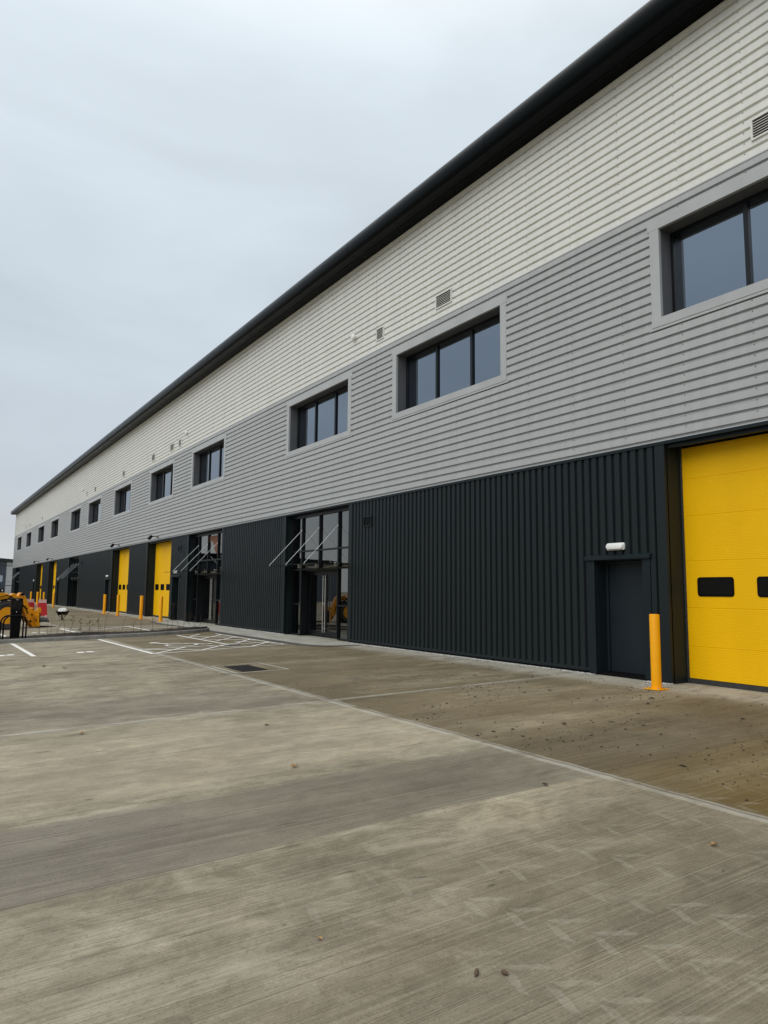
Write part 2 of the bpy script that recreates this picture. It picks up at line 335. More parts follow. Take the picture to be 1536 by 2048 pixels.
# ------------------------------------------------------------------ mesh helpers
class MB:
    def __init__(s): s.v = []; s.f = []; s.mi = []; s.cur = 0
    def add(s, vs, fs):
        o = len(s.v); s.v += [tuple(q) for q in vs]
        for q in fs: s.f.append(tuple(i+o for i in q)); s.mi.append(s.cur)
        return s
    def box(s, x0, x1, y0, y1, z0, z1, M=None):
        vs = [(x, y, z) for x in (x0, x1) for y in (y0, y1) for z in (z0, z1)]
        if M: vs = [M @ Vector(q) for q in vs]
        return s.add(vs, [(0, 1, 3, 2), (4, 6, 7, 5), (0, 4, 5, 1), (2, 3, 7, 6), (0, 2, 6, 4), (1, 5, 7, 3)])
    def cbox(s, c, size, M=None, rot=None):
        hx, hy, hz = size[0]/2, size[1]/2, size[2]/2
        vs = [Vector((x, y, z)) for x in (-hx, hx) for y in (-hy, hy) for z in (-hz, hz)]
        if rot: vs = [rot @ q for q in vs]
        vs = [q+Vector(c) for q in vs]
        if M: vs = [M @ q for q in vs]
        return s.add(vs, [(0, 1, 3, 2), (4, 6, 7, 5), (0, 4, 5, 1), (2, 3, 7, 6), (0, 2, 6, 4), (1, 5, 7, 3)])
    def prism(s, pts, axis, a, b):
        # pts: 2-D outline; extruded along axis from a to b
        n = len(pts)
        def P(q, t):
            return {'x': (t, q[0], q[1]), 'y': (q[0], t, q[1]), 'z': (q[0], q[1], t)}[axis]
        vs = [P(q, a) for q in pts]+[P(q, b) for q in pts]
        fs = [(i, (i+1) % n, n+(i+1) % n, n+i) for i in range(n)]+[tuple(range(n))[::-1], tuple(range(n, 2*n))]
        return s.add(vs, fs)
    def strip(s, pts, axis, a, b):
        n = len(pts)
        def P(q, t):
            return {'x': (t, q[0], q[1]), 'y': (q[0], t, q[1]), 'z': (q[0], q[1], t)}[axis]
        vs = [P(q, a) for q in pts]+[P(q, b) for q in pts]
        return s.add(vs, [(i, i+1, n+i+1, n+i) for i in range(n-1)])
    def tube(s, path, rr, n=8, caps=True):
        path = [Vector(q) for q in path]; rs = rr if isinstance(rr, (list, tuple)) else [rr]*len(path)
        vs = []; prev = None
        for i, q in enumerate(path):
            t = (path[min(i+1, len(path)-1)]-path[max(i-1, 0)]).normalized()
            up = Vector((0, 0, 1)) if abs(t.z) < .95 else Vector((1, 0, 0))
            a = t.cross(up).normalized() if prev is None else (prev-t*prev.dot(t)).normalized()
            prev = a; b = t.cross(a)
            for k in range(n):
                an = 2*math.pi*k/n; vs.append(q+(a*math.cos(an)+b*math.sin(an))*rs[i])
        fs = []
        for i in range(len(path)-1):
            for k in range(n):
                fs.append((i*n+k, i*n+(k+1) % n, (i+1)*n+(k+1) % n, (i+1)*n+k))
        if caps: fs += [tuple(range(n))[::-1], tuple(range((len(path)-1)*n, len(path)*n))]
        return s.add(vs, fs)
    def octa(s, c, rx, ry, rz):
        x, y, z = c
        return s.add([(x-rx, y, z), (x+rx, y, z), (x, y-ry, z), (x, y+ry, z), (x, y, z-rz), (x, y, z+rz)],
                     [(0, 2, 5), (2, 1, 5), (1, 3, 5), (3, 0, 5), (2, 0, 4), (1, 2, 4), (3, 1, 4), (0, 3, 4)])
    def lathe(s, c, prof, axis=(0, 0, 1), n=24):
        ax = Vector(axis).normalized(); a = ax.orthogonal().normalized(); b = ax.cross(a); c = Vector(c)
        vs = []
        for (rr, h) in prof:
            for k in range(n):
                an = 2*math.pi*k/n; vs.append(c+ax*h+(a*math.cos(an)+b*math.sin(an))*rr)
        fs = [(i*n+k, i*n+(k+1) % n, (i+1)*n+(k+1) % n, (i+1)*n+k) for i in range(len(prof)-1) for k in range(n)]
        fs += [tuple(range(n))[::-1], tuple(range((len(prof)-1)*n, len(prof)*n))]
        return s.add(vs, fs)
    def xf(s, M): s.v = [tuple(M @ Vector(q)) for q in s.v]; return s
    def build(s, name, mats, parent=None, smooth=False, bevel=0.0, kind=None):
        me = bpy.data.meshes.new(name); me.from_pydata(s.v, [], s.f)
        if not isinstance(mats, (list, tuple)): mats = [mats]
        for q in mats: me.materials.append(MT[q] if isinstance(q, str) else q)
        if len(mats) > 1:
            for pl, i in zip(me.polygons, s.mi): pl.material_index = i
        bm = bmesh.new(); bm.from_mesh(me); bmesh.ops.recalc_face_normals(bm, faces=bm.faces); bm.to_mesh(me); bm.free()
        o = bpy.data.objects.new(name, me); COL.objects.link(o)
        if parent: o.parent = parent
        if bevel > 0:
            b = o.modifiers.new('bevel', 'BEVEL'); b.width = bevel; b.segments = 2; b.limit_method = 'ANGLE'; b.angle_limit = rad(40)
            smooth = True
        if smooth:
            for pl in me.polygons: pl.use_smooth = True
            try: me.set_sharp_from_angle(angle=rad(38))
            except Exception: pass
        if kind: o['kind'] = kind
        return o
def thing(name, label, cat, loc=(0, 0, 0), rz=0.0, group=None):
    o = bpy.data.objects.new(name, None); COL.objects.link(o); o.location = loc; o.rotation_euler = (0, 0, rz)
    o['label'] = label; o['category'] = cat
    if group: o['group'] = group
    return o
def tag(o, label, cat, group=None):
    o['label'] = label; o['category'] = cat
    if group: o['group'] = group
    return o
def dup(root, loc, rz=None, label=None):
    kids = list(root.children)
    r = root.copy(); COL.objects.link(r); r.location = loc
    if rz is not None: r.rotation_euler = (0, 0, rz)
    if label: r['label'] = label
    for ch in kids:
        c = ch.copy(); COL.objects.link(c); c.parent = r
        for gch in list(ch.children):
            d = gch.copy(); COL.objects.link(d); d.parent = c
    return r
def gz(x): return -SLOPE*(D-min(max(x, -10), D))     # height of the yard at x

# ------------------------------------------------------------------ ground
XS = [-1500, -10, -4, 0, 3, 6, 9, D, D+3, 1500]
YS = [-1500, -20, 0, 20, 60, 140, 2500]
mb = MB(); vs = [(x, y, gz(x)) for y in YS for x in XS]; nx = len(XS)
mb.add(vs, [(j*nx+i, j*nx+i+1, (j+1)*nx+i+1, (j+1)*nx+i) for j in range(len(YS)-1) for i in range(nx-1)])
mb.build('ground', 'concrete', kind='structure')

# pavement in front of the two near entrances
mb = MB(); PX = 9.22
out_ = [(D-.02, 17.15), (9.9, 17.22), (9.45, 17.5), (PX, 18.2), (PX, 33.4), (D-.02, 33.4)]
for z0, z1 in ((-.06, .006),):
    n = len(out_); mb.add([(x, y, z0) for x, y in out_]+[(x, y, z1-.012*(D-x)) for x, y in out_],
                          [(i, (i+1) % n, n+(i+1) % n, n+i) for i in range(n)]+[tuple(range(n, 2*n))])
mb.build('pavement', 'pave', kind='structure')
mb = MB()
kp = [(10.5, 17.12), (9.9, 17.20), (9.43, 17.46), (PX-.03, 18.2), (PX-.03, 33.4)]
for i in range(4):
    (xa, ya), (xb, yb) = kp[i], kp[i+1]; da = .10 if i < 3 else 0; db = .10 if i < 2 else 0
    mb.add([(xa-.17, ya-da, gz(xa)+.005), (xa+.03, ya, .010-.012*(D-xa)), (xb+.03, yb, .010-.012*(D-xb)), (xb-.17, yb-db, gz(xb)+.005)], [(0, 1, 2, 3)])
mb.build('pavement_edge', 'asphalt', kind='structure')

# ------------------------------------------------------------------ painted markings
def stroke(mb, pts, wd=.10, lift=.006):
    for (xa, ya), (xb, yb) in zip(pts, pts[1:]):
        d = Vector((xb-xa, yb-ya)); L = d.length
        if L < 1e-6: continue
        n_ = Vector((-d.y, d.x))/L*wd/2
        q = [(xa+n_.x, ya+n_.y), (xb+n_.x, yb+n_.y), (xb-n_.x, yb-n_.y), (xa-n_.x, ya-n_.y)]
        mb.add([(x, y, gz(x)+lift) for x, y in q], [(0, 1, 2, 3)]); lift += .0006
mb = MB()
stroke(mb, [(2.49, 23.9), (2.5, 19.25)], .11)
stroke(mb, [(4.94, 24.0), (5.03, 18.08)], .11)
stroke(mb, [(7.50, 24.2), (7.54, 19.55)], .10)
for i, q in enumerate([[(5.03, 18.06), (6.3, 18.24), (7.8, 18.48), (8.95, 18.62)], [(5.0, 19.48), (7.2, 19.45), (8.85, 19.6)], [(8.82, 18.6), (8.80, 24.1)],
    [(5.04, 18.05), (5.74, 18.83), (6.31, 19.48)], [(6.30, 18.25), (7.06, 19.09), (7.4, 19.45)], [(7.77, 18.48), (8.77, 19.55)], [(5.12, 19.42), (6.31, 18.25)],
    [(6.75, 19.45), (7.75, 18.5)], [(7.55, 19.66), (7.81, 19.66), (8.79, 20.94)], [(7.60, 20.80), (8.74, 22.1)], [(7.60, 22.0), (8.72, 23.3)], [(7.60, 23.2), (8.2, 24.0)],
    [(8.03, 20.36), (8.85, 18.70)], [(7.6, 21.7), (8.75, 20.3)], [(7.6, 23.1), (8.75, 21.7)]]):
    stroke(mb, q, .085, .0075+.0011*i)
# bay lines beyond the planting bed
stroke(mb, [(4.90, 31.0), (5.05, 26.4)], .12); stroke(mb, [(7.45, 31.0), (7.5, 26.4)], .12)
stroke(mb, [(4.9, 31.0), (9.2, 30.6)], .10, .0075); stroke(mb, [(5.0, 29.5), (9.2, 29.2)], .10, .0075)
stroke(mb, [(5.0, 30.9), (6.2, 29.5), (7.5, 30.8), (8.9, 29.4)], .10, .0095)
stroke(mb, [(7.5, 28.6), (9.2, 29.1)], .09, .0095); stroke(mb, [(7.5, 27.4), (9.2, 28.0)], .09, .0095)
stroke(mb, [(0.2, 31.0), (0.3, 26.4)], .11); stroke(mb, [(2.6, 31.0), (2.65, 26.4)], .11)
stroke(mb, [(0.0, 23.9), (0.02, 19.3)], .11)
def disc(mb, x, y, rx, ry, n=20):
    mb.add([(x+rx*math.cos(2*math.pi*k/n), y+ry*math.sin(2*math.pi*k/n), gz(x+rx*math.cos(2*math.pi*k/n))+.006) for k in range(n)], [tuple(range(n))])
for x, y in ((1.86, 19.95), (2.06, 20.0), (3.62, 19.62), (3.86, 19.66), (3.72, 28.9), (4.0, 28.95), (2.9, 31.6)):
    disc(mb, x, y, .10, .17)
# wheelchair symbol of the accessible bay
def arc(cx, cy, r_, a0, a1, n=14): return [(cx+r_*math.cos(rad(a0+(a1-a0)*k/n)), cy+r_*math.sin(rad(a0+(a1-a0)*k/n))) for k in range(n+1)]
stroke(mb, arc(6.42, 20.25, .42, 150, 420), .09)
stroke(mb, [(6.02, 21.3), (6.18, 20.62), (6.75, 20.5), (7.05, 20.0), (7.25, 20.1)], .11, .012)
stroke(mb, [(6.12, 20.95), (6.55, 20.9)], .08, .015)
disc(mb, 5.98, 21.5, .13, .16)
mb.build('parking_markings', 'paintline', kind='structure')

# ------------------------------------------------------------------ long warehouse
WH = thing('warehouse', 'long warehouse of cream, grey and anthracite ribbed sheets with yellow loading doors', 'warehouse', (D, 0, 0))
WH.location = (0, 0, 0)
Y0, YE = -14.0, 106.3
ZD, ZG, ZT = 4.066, 8.326, 11.286
PITCH_R = .176
CR = -.046            # crown stands this far out of the trough plane
def hprofile(z0, z1):
    # points (x, z) of horizontally laid sheet from z1 (top) down to z0
    pts = []; z = z1; k = 0
    while z > z0+1e-6:
        seg = [(CR, z), (CR, z-.124), (0.0, z-.128), (0.0, z-.162), (CR, z-PITCH_R)]
        if k % 5 == 2: seg = [(CR, z), (CR, z-.012), (CR+.004, z-.0125), (CR+.004, z-.016), (CR, z-.0165)]+seg[1:]
        for q in seg:
            if q[1] >= z0-1e-6: pts.append((D+q[0], q[1]))
        z -= PITCH_R; k += 1
    if pts[-1][1] > z0+.002: pts.append((pts[-1][0], z0))
    o = [pts[0]]
    for q in pts[1:]:
        if abs(q[0]-o[-1][0])+abs(q[1]-o[-1][1]) > 1e-5: o.append(q)
    return o
def clip_prof(prof, z0, z1):
    o = []
    for (xa, za), (xb, zb) in zip(prof, prof[1:]):
        if za == zb: continue
        ta, tb = max(zb, z0), min(za, z1)
        if tb <= ta: continue
        fx = lambda zz: xa+(xb-xa)*(za-zz)/(za-zb)
        for zz in (tb, ta):
            q = (fx(zz), zz)
            if not o or abs(o[-1][1]-zz)+abs(o[-1][0]-q[0]) > 1e-6: o.append(q)
    return o
WINS = [(3.0, 7.55), (11.27, 15.80), (18.02, 22.50), (28.48, 32.93), (35.68, 40.24), (44.25, 48.90), (52.82, 57.45), (60.2, 64.85),
        (70.8, 75.4), (79.55, 84.2), (89.4, 94.0), (98.4, 103.0)]
SW = .19                                  # surround width
WZ0, WZ1, WO0, WO1 = 6.13, 8.13, 6.29, 7.92
# cream sheet
mb = MB(); cp = hprofile(ZG+.03, ZT)
mb.strip(cp, 'y', Y0, YE)
mb.cur = 1
ycol = [8.18+1.212*k for k in range(-18, 82) if Y0+.2 < 8.18+1.212*k < YE-.2]
def rivets(mb, z0, z1, top, skip=None):
    z = top
    while z > z0:
        zz = z-.016
        if z0 < zz < z1:
            for yc in ycol:
                if yc > 60: continue
                if skip and any(a < yc < b and WZ0-.02 < zz < WZ1 for a, b in WINS): continue
                mb.octa((D+CR-.003, yc, zz), .007, .0115, .0115)
        z -= PITCH_R
rivets(mb, ZG+.1, ZT-.1, ZT)
mb.build('cream_wall', ['cream', 'screw'], WH)
# grey sheet, cut round the windows
mb = MB(); gp = hprofile(ZD+.05, ZG+.012)
mb.strip(clip_prof(gp, ZD+.05, WZ0+.01), 'y', Y0, YE)
mb.strip(clip_prof(gp, WZ1-.01, ZG+.012), 'y', Y0, YE)
edges = [Y0]+[e for a, b in WINS for e in (a+.02, b-.02)]+[YE]
for i in range(0, len(edges), 2):
    mb.strip(clip_prof(gp, WZ0+.01, WZ1-.01), 'y', edges[i], edges[i+1])
mb.cur = 1; rivets(mb, ZD+.1, ZG-.12, ZG+.012, True)
mb.build('grey_wall', ['grey', 'screw'], WH)
# flashings between the colours
mb = MB()
mb.prism([(D+CR-.006, ZG+.030), (D+.02, ZG+.045), (D+.02, ZG+.002), (D+CR-.010, ZG+.002), (D+CR-.010, ZG+.026)], 'y', Y0, YE)
mb.build('band_flashing', 'greytrim', WH, bevel=.002)
mb = MB()
mb.prism([(D+CR-.012, ZD+.046), (D+.02, ZD+.052), (D+.02, ZD+.030), (D+CR-.012, ZD+.030)], 'y', Y0, YE)
mb.build('band_flashing', 'greytrim', WH)
mb = MB()
mb.prism([(D+CR-.020, ZD+.028), (D+.03, ZD+.028), (D+.03, ZD-.015), (D+CR-.012, ZD-.028), (D+CR-.020, ZD-.028)], 'y', Y0, YE)
mb.build('band_flashing', 'darktrim', WH)

# openings in the dark base
YDOORS = [(3.0, 7.40), (35.60, 40.0), (44.05, 48.45), (70.6, 75.0), (79.2, 83.5)]
CWS = [(18.05, 22.35), (28.50, 32.90), (59.9, 64.3), (98.3, 102.8)]
PD = [(7.91, 8.96), (34.15, 35.22), (49.1, 50.15), (68.65, 69.72), (84.4, 85.45)]
ops = sorted(YDOORS+CWS)
segs = []; a = Y0
for o0, o1 in ops: segs.append((a, o0)); a = o1
segs.append((a, YE))
FL = .19
def vprof(y0, y1):
    pts = []; y = y0
    while y < y1:
        for dy, dx in ((0, 0.0), (.044, 0.0), (.060, CR), (.160, CR), (PITCH_R, 0.0)):
            if y+dy <= y1: pts.append((D+dx, y+dy))
        y += PITCH_R
    o = [pts[0]]
    for q in pts[1:]:
        if abs(q[1]-o[-1][1]) > 1e-5: o.append(q)
    if o[-1][1] < y1-.001: o.append((o[-1][0], y1))
    return o
def vclip(pr, y0, y1):
    o = []
    for (xa, ya), (xb, yb) in zip(pr, pr[1:]):
        a, b = max(ya, y0), min(yb, y1)
        if b <= a: continue
        for yy in (a, b):
            q = (xa+(xb-xa)*(yy-ya)/(yb-ya), yy)
            if not o or abs(o[-1][1]-yy) > 1e-6: o.append(q)
    return o
ZB = .10
for (a, b) in segs:
    mb = MB(); pr = vprof(a+FL-.01, b-FL+.01)
    pd = [q for q in PD if a < q[0] < b]
    if pd:
        d0, d1 = pd[0][0]-.12, pd[0][1]+.12
        mb.strip(vclip(pr, a, d0), 'z', ZB, ZD-.02); mb.strip(vclip(pr, d1, b), 'z', ZB, ZD-.02)
        mb.strip(vclip(pr, d0, d1), 'z', 2.16, ZD-.02)
    else: mb.strip(pr, 'z', ZB, ZD-.02)
    # corner flashings, base flashing
    for e0, e1 in ((a, a+FL), (b-FL, b)):
        if e0 < Y0+.01: continue
        mb.box(D+CR-.008, D+.03, e0, e1, .03, ZD-.026)
        if e0 < 60:
            for k in range(9): mb.octa((D+CR-.010, (e0+e1)/2+.03, .25+k*.46), .006, .010, .010)
    bs = [(a+FL, b-FL)] if not pd else [(a+FL, pd[0][0]-.14), (pd[0][1]+.14, b-FL)]
    for e0, e1 in bs:
        if e1-e0 > .02: mb.prism([(D+CR-.014, .055), (D+.03, .055), (D+.03, .13), (D-.002, .13), (D+CR-.014, .095)], 'y', e0, e1)
    mb.build('dark_wall', 'dark', WH)
# foundation strip under the sheeting (dark gap)
for a, b in segs:
    mb = MB(); mb.box(D+.01, D+.3, a+.01, b-.01, -.3, .06); mb.build('plinth', 'black', WH)

# end wall, roof, eaves
mb = MB()
mb.box(D+.03, D+40, YE-.03, YE, -.3, ZT-.1)
gab = [(D+.03, ZT-.1), (D+20, ZT+2.2), (D+40, ZT-.1)]
mb.prism(gab, 'y', YE-.03, YE); mb.prism(gab, 'y', Y0, Y0+.03); mb.box(D+.03, D+40, Y0, Y0+.03, -.3, ZT-.1)
mb.box(D+39.97, D+40, Y0, YE, -.3, ZT)
mb.build('gable_wall', 'grey', WH)
ec, zc, R_ = .23, 11.52, .45
prof = [(D+.03, ZT+.012), (D-.30, ZT+.012), (D-.305, ZT-.002), (D-.325, ZT-.002), (D-.33, ZT+.012), (D-.595, ZT+.012)]
for k in range(0, 15):
    an = rad(180+22-k*(22+85)/14.)
    prof.append((D-ec+R_*math.cos(an), zc+R_*math.sin(an)))
prof += [(D+.4, zc+R_+.04)]
mb = MB()
yb_ = Y0
js = [y_ for y_ in [5.2+6.05*k for k in range(-4, 18)] if Y0 < y_ < YE]
cuts = [Y0]+js+[YE+.62]
for c0, c1 in zip(cuts, cuts[1:]): mb.strip(prof, 'y', c0+.006, c1-.006)
pin = [(x_+(.006 if x_ < D-.4 else 0), z_-.004 if z_ > 11.6 else z_+.004) for x_, z_ in prof]
mb.strip(pin, 'y', Y0, YE+.61)
n = len(prof)
mb.add([(x_, YE+.62-.007, z_) for x_, z_ in prof]+[(D+.4, YE+.613, ZT+.012)], [tuple(range(n+1))])
mb.build('eaves_fascia', 'eaves', WH, smooth=True)
mb = MB()
mb.strip([(D+.39, zc+R_+.02), (D+20, zc+R_+2.2), (D+40, zc+R_)], 'y', Y0, YE+.6)
mb.build('roof', 'roof', WH)
# cream trim line under the soffit
mb = MB(); mb.box(D+CR-.012, D+.02, Y0, YE, ZT-.045, ZT-.003); mb.build('soffit_trim', 'cream', WH)
mb = MB(); mb.box(D+CR-.012, D+.03, YE-.10, YE+.012, ZD+.06, ZG-.09); mb.box(D+CR-.013, D+.03, YE-.10, YE+.012, ZG+.05, ZT-.05)
mb.build('corner_flashing', 'greytrim', WH)

# windows
REC = .30
for a, b in WINS:
    w_ = MB(); X = D+CR
    o0, o1 = a+SW, b-SW
    w_.box(X-.010, D+.01, a-.04, b+.04, WO1, WZ1)                       # head, runs past the jambs
    w_.box(X-.014, D+.01, a, b, WZ0, WO0)                                # sill
    w_.box(X-.008, D+.01, a, o0, WO0, WO1); w_.box(X-.008, D+.01, o1, b, WO0, WO1)
    w_.box(X-.006, X-.001, a-.06, b+.06, WZ0-.05, WZ0-.002)
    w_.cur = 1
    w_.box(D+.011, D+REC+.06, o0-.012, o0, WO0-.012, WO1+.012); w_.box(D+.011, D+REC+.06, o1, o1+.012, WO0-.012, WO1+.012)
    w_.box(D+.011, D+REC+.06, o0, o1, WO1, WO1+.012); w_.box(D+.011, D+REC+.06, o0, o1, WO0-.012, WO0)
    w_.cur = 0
    for k in range(7):
        zz = WO0+.12+k*.24; w_.octa((X-.010, a+.035, zz), .005, .008, .008); w_.octa((X-.010, b-.035, zz), .005, .008, .008)
    for k in range(6):
        w_.octa((X-.008, a+.3+k*(b-a-.6)/5, WZ0-.025), .005, .010, .010)
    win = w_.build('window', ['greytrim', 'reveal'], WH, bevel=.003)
    fr = MB(); fx0, fx1 = D+REC-.02, D+REC+.05
    fr.box(fx0, fx1, o0, o1, WO1-.075, WO1-.001); fr.box(fx0, fx1, o0, o1, WO0+.001, WO0+.05)
    fr.box(fx0, fx1, o0+.001, o0+.06, WO0+.05, WO1-.075); fr.box(fx0, fx1, o1-.06, o1-.001, WO0+.05, WO1-.075)
    t = (o1-o0)/3; ps = []
    for k in (1, 2):
        fr.box(fx0-.01, fx1, o0+k*t-.04, o0+k*t+.04, WO0+.05, WO1-.075)
    fr.build('frame', 'frame', win, bevel=.003)
    pe = [o0+.06, o0+t-.04, o0+t+.04, o0+2*t-.04, o0+2*t+.04, o1-.06]
    for k in range(3):
        q = MB(); q.box(D+REC+.015, D+REC+.03, pe[2*k]+.001, pe[2*k+1]-.001, WO0+.052, WO1-.077); q.build('pane', 'glass', win)

# recess linings
def recess(mb, a, b, depth, z1, z0=-.02):
    mb.box(D+.005, D+depth+.05, a-.02, a, z0, z1); mb.box(D+.005, D+depth+.05, b, b+.02, z0, z1)
    mb.box(D+.031, D+depth+.05, a, b, z1, z1+.02)

# loading doors
def round_rect(y0, y1, z0, z1, r_, n=5):
    o = []
    for cy, cz, a0 in ((y1-r_, z1-r_, 0), (y0+r_, z1-r_, 90), (y0+r_, z0+r_, 180), (y1-r_, z0+r_, 270)):
        for k in range(n+1): an = rad(a0+90*k/n); o.append((cy+r_*math.cos(an), cz+r_*math.sin(an)))
    return o
DREC = .40
for (a, b) in YDOORS:
    ld = MB(); zt = ZD-.03
    recess(ld, a, b, DREC, zt)
    ld.box(D+.02, D+.10, a-.0, b+.0, zt-.06, zt-.001)
    ld_o = ld.build('loading_door', 'darktrim', WH)
    pr = []; x0 = D+DREC; sm = [.085, .62, 1.26, 2.05, 2.82, 3.46, zt-.03]; rb = .027
    for p0, p1 in zip(sm, sm[1:]):
        ph = p1-p0; m_ = int((ph-.012)/rb); st = (ph-.008)/m_
        pr.append((x0+.006, p0+.0005))
        for j in range(m_):
            zz = p0+.003+j*st
            pr += [(x0, zz), (x0, zz+st*.60), (x0+.0018, zz+st*.72), (x0+.0018, zz+st*.93)]
        pr.append((x0+.001, p1-.004)); pr.append((x0+.006, p1-.0015))
    cv = MB(); cv.strip(pr, 'y', a+.03, b-.03)
    cur = cv.build('door_curtain', 'yellow', ld_o)
    sl_ = MB(); sl_.box(x0-.015, x0+.05, a+.03, b-.03, -.01, .082); sl_.box(x0-.02, x0+.04, a+.001, a+.03, 0, zt); sl_.box(x0-.02, x0+.04, b-.03, b-.001, 0, zt)
    sl_.build('door_seal', 'rubber', ld_o)
    bk = MB(); bk.box(x0+.05, x0+.07, a, b, 0, zt); bk.build('door_backing', 'black', ld_o)
    for k in range(4):
        y1_ = b-.24-k*1.02
        q = MB(); q.prism(round_rect(y1_-.64, y1_, 1.45, 1.77, .05), 'x', x0-.012, x0+.01); q.cur = 1
        q.prism(round_rect(y1_-.605, y1_-.035, 1.485, 1.735, .03), 'x', x0-.014, x0-.0125)
        q.build('vision_panel', ['black', 'doorpane'], ld_o)
# personnel doors
for (a, b) in PD:
    m_ = MB(); zt = 2.10; dp = .30
    m_.box(D+CR-.012, D+.02, a-.16, a, .03, zt); m_.box(D+CR-.012, D+.02, b, b+.16, .03, zt)
    m_.prism([(D+CR-.060, zt-.005), (D+.02, zt+.001), (D+.02, zt+.09), (D+CR-.004, zt+.09), (D+CR-.060, zt+.05)], 'y', a-.19, b+.19)
    m_.box(D+.021, D+dp+.05, a-.02, a, .0, zt); m_.box(D+.021, D+dp+.05, b, b+.02, .0, zt); m_.box(D+.021, D+dp+.05, a, b, zt-.02, zt-.0)
    for k in range(5):
        for yy in (a-.12, b+.12): m_.octa((D+CR-.013, yy, .25+k*.42), .005, .009, .009)
    pd_o = m_.build('personnel_door', 'darktrim', WH, bevel=.002)
    q = MB(); q.box(D+dp-.04, D+dp+.05, a+.001, a+.05, 0, zt-.021); q.box(D+dp-.04, D+dp+.05, b-.05, b-.001, 0, zt-.021); q.box(D+dp-.04, D+dp+.05, a+.05, b-.05, zt-.07, zt-.022)
    q.build('frame', 'doordark', pd_o, bevel=.002)
    q = MB(); q.box(D+dp, D+dp+.045, a+.053, b-.053, .012, zt-.073); q.build('door_leaf', 'doordark', pd_o, bevel=.002)
    if a < 20: continue
    for zz in (.25, .9, 1.5, 1.85):
        q = MB(); q.tube([(D+dp-.012, b-.062, zz), (D+dp-.012, b-.062, zz+.1)], .014); q.build('hinge', 'galv', pd_o)

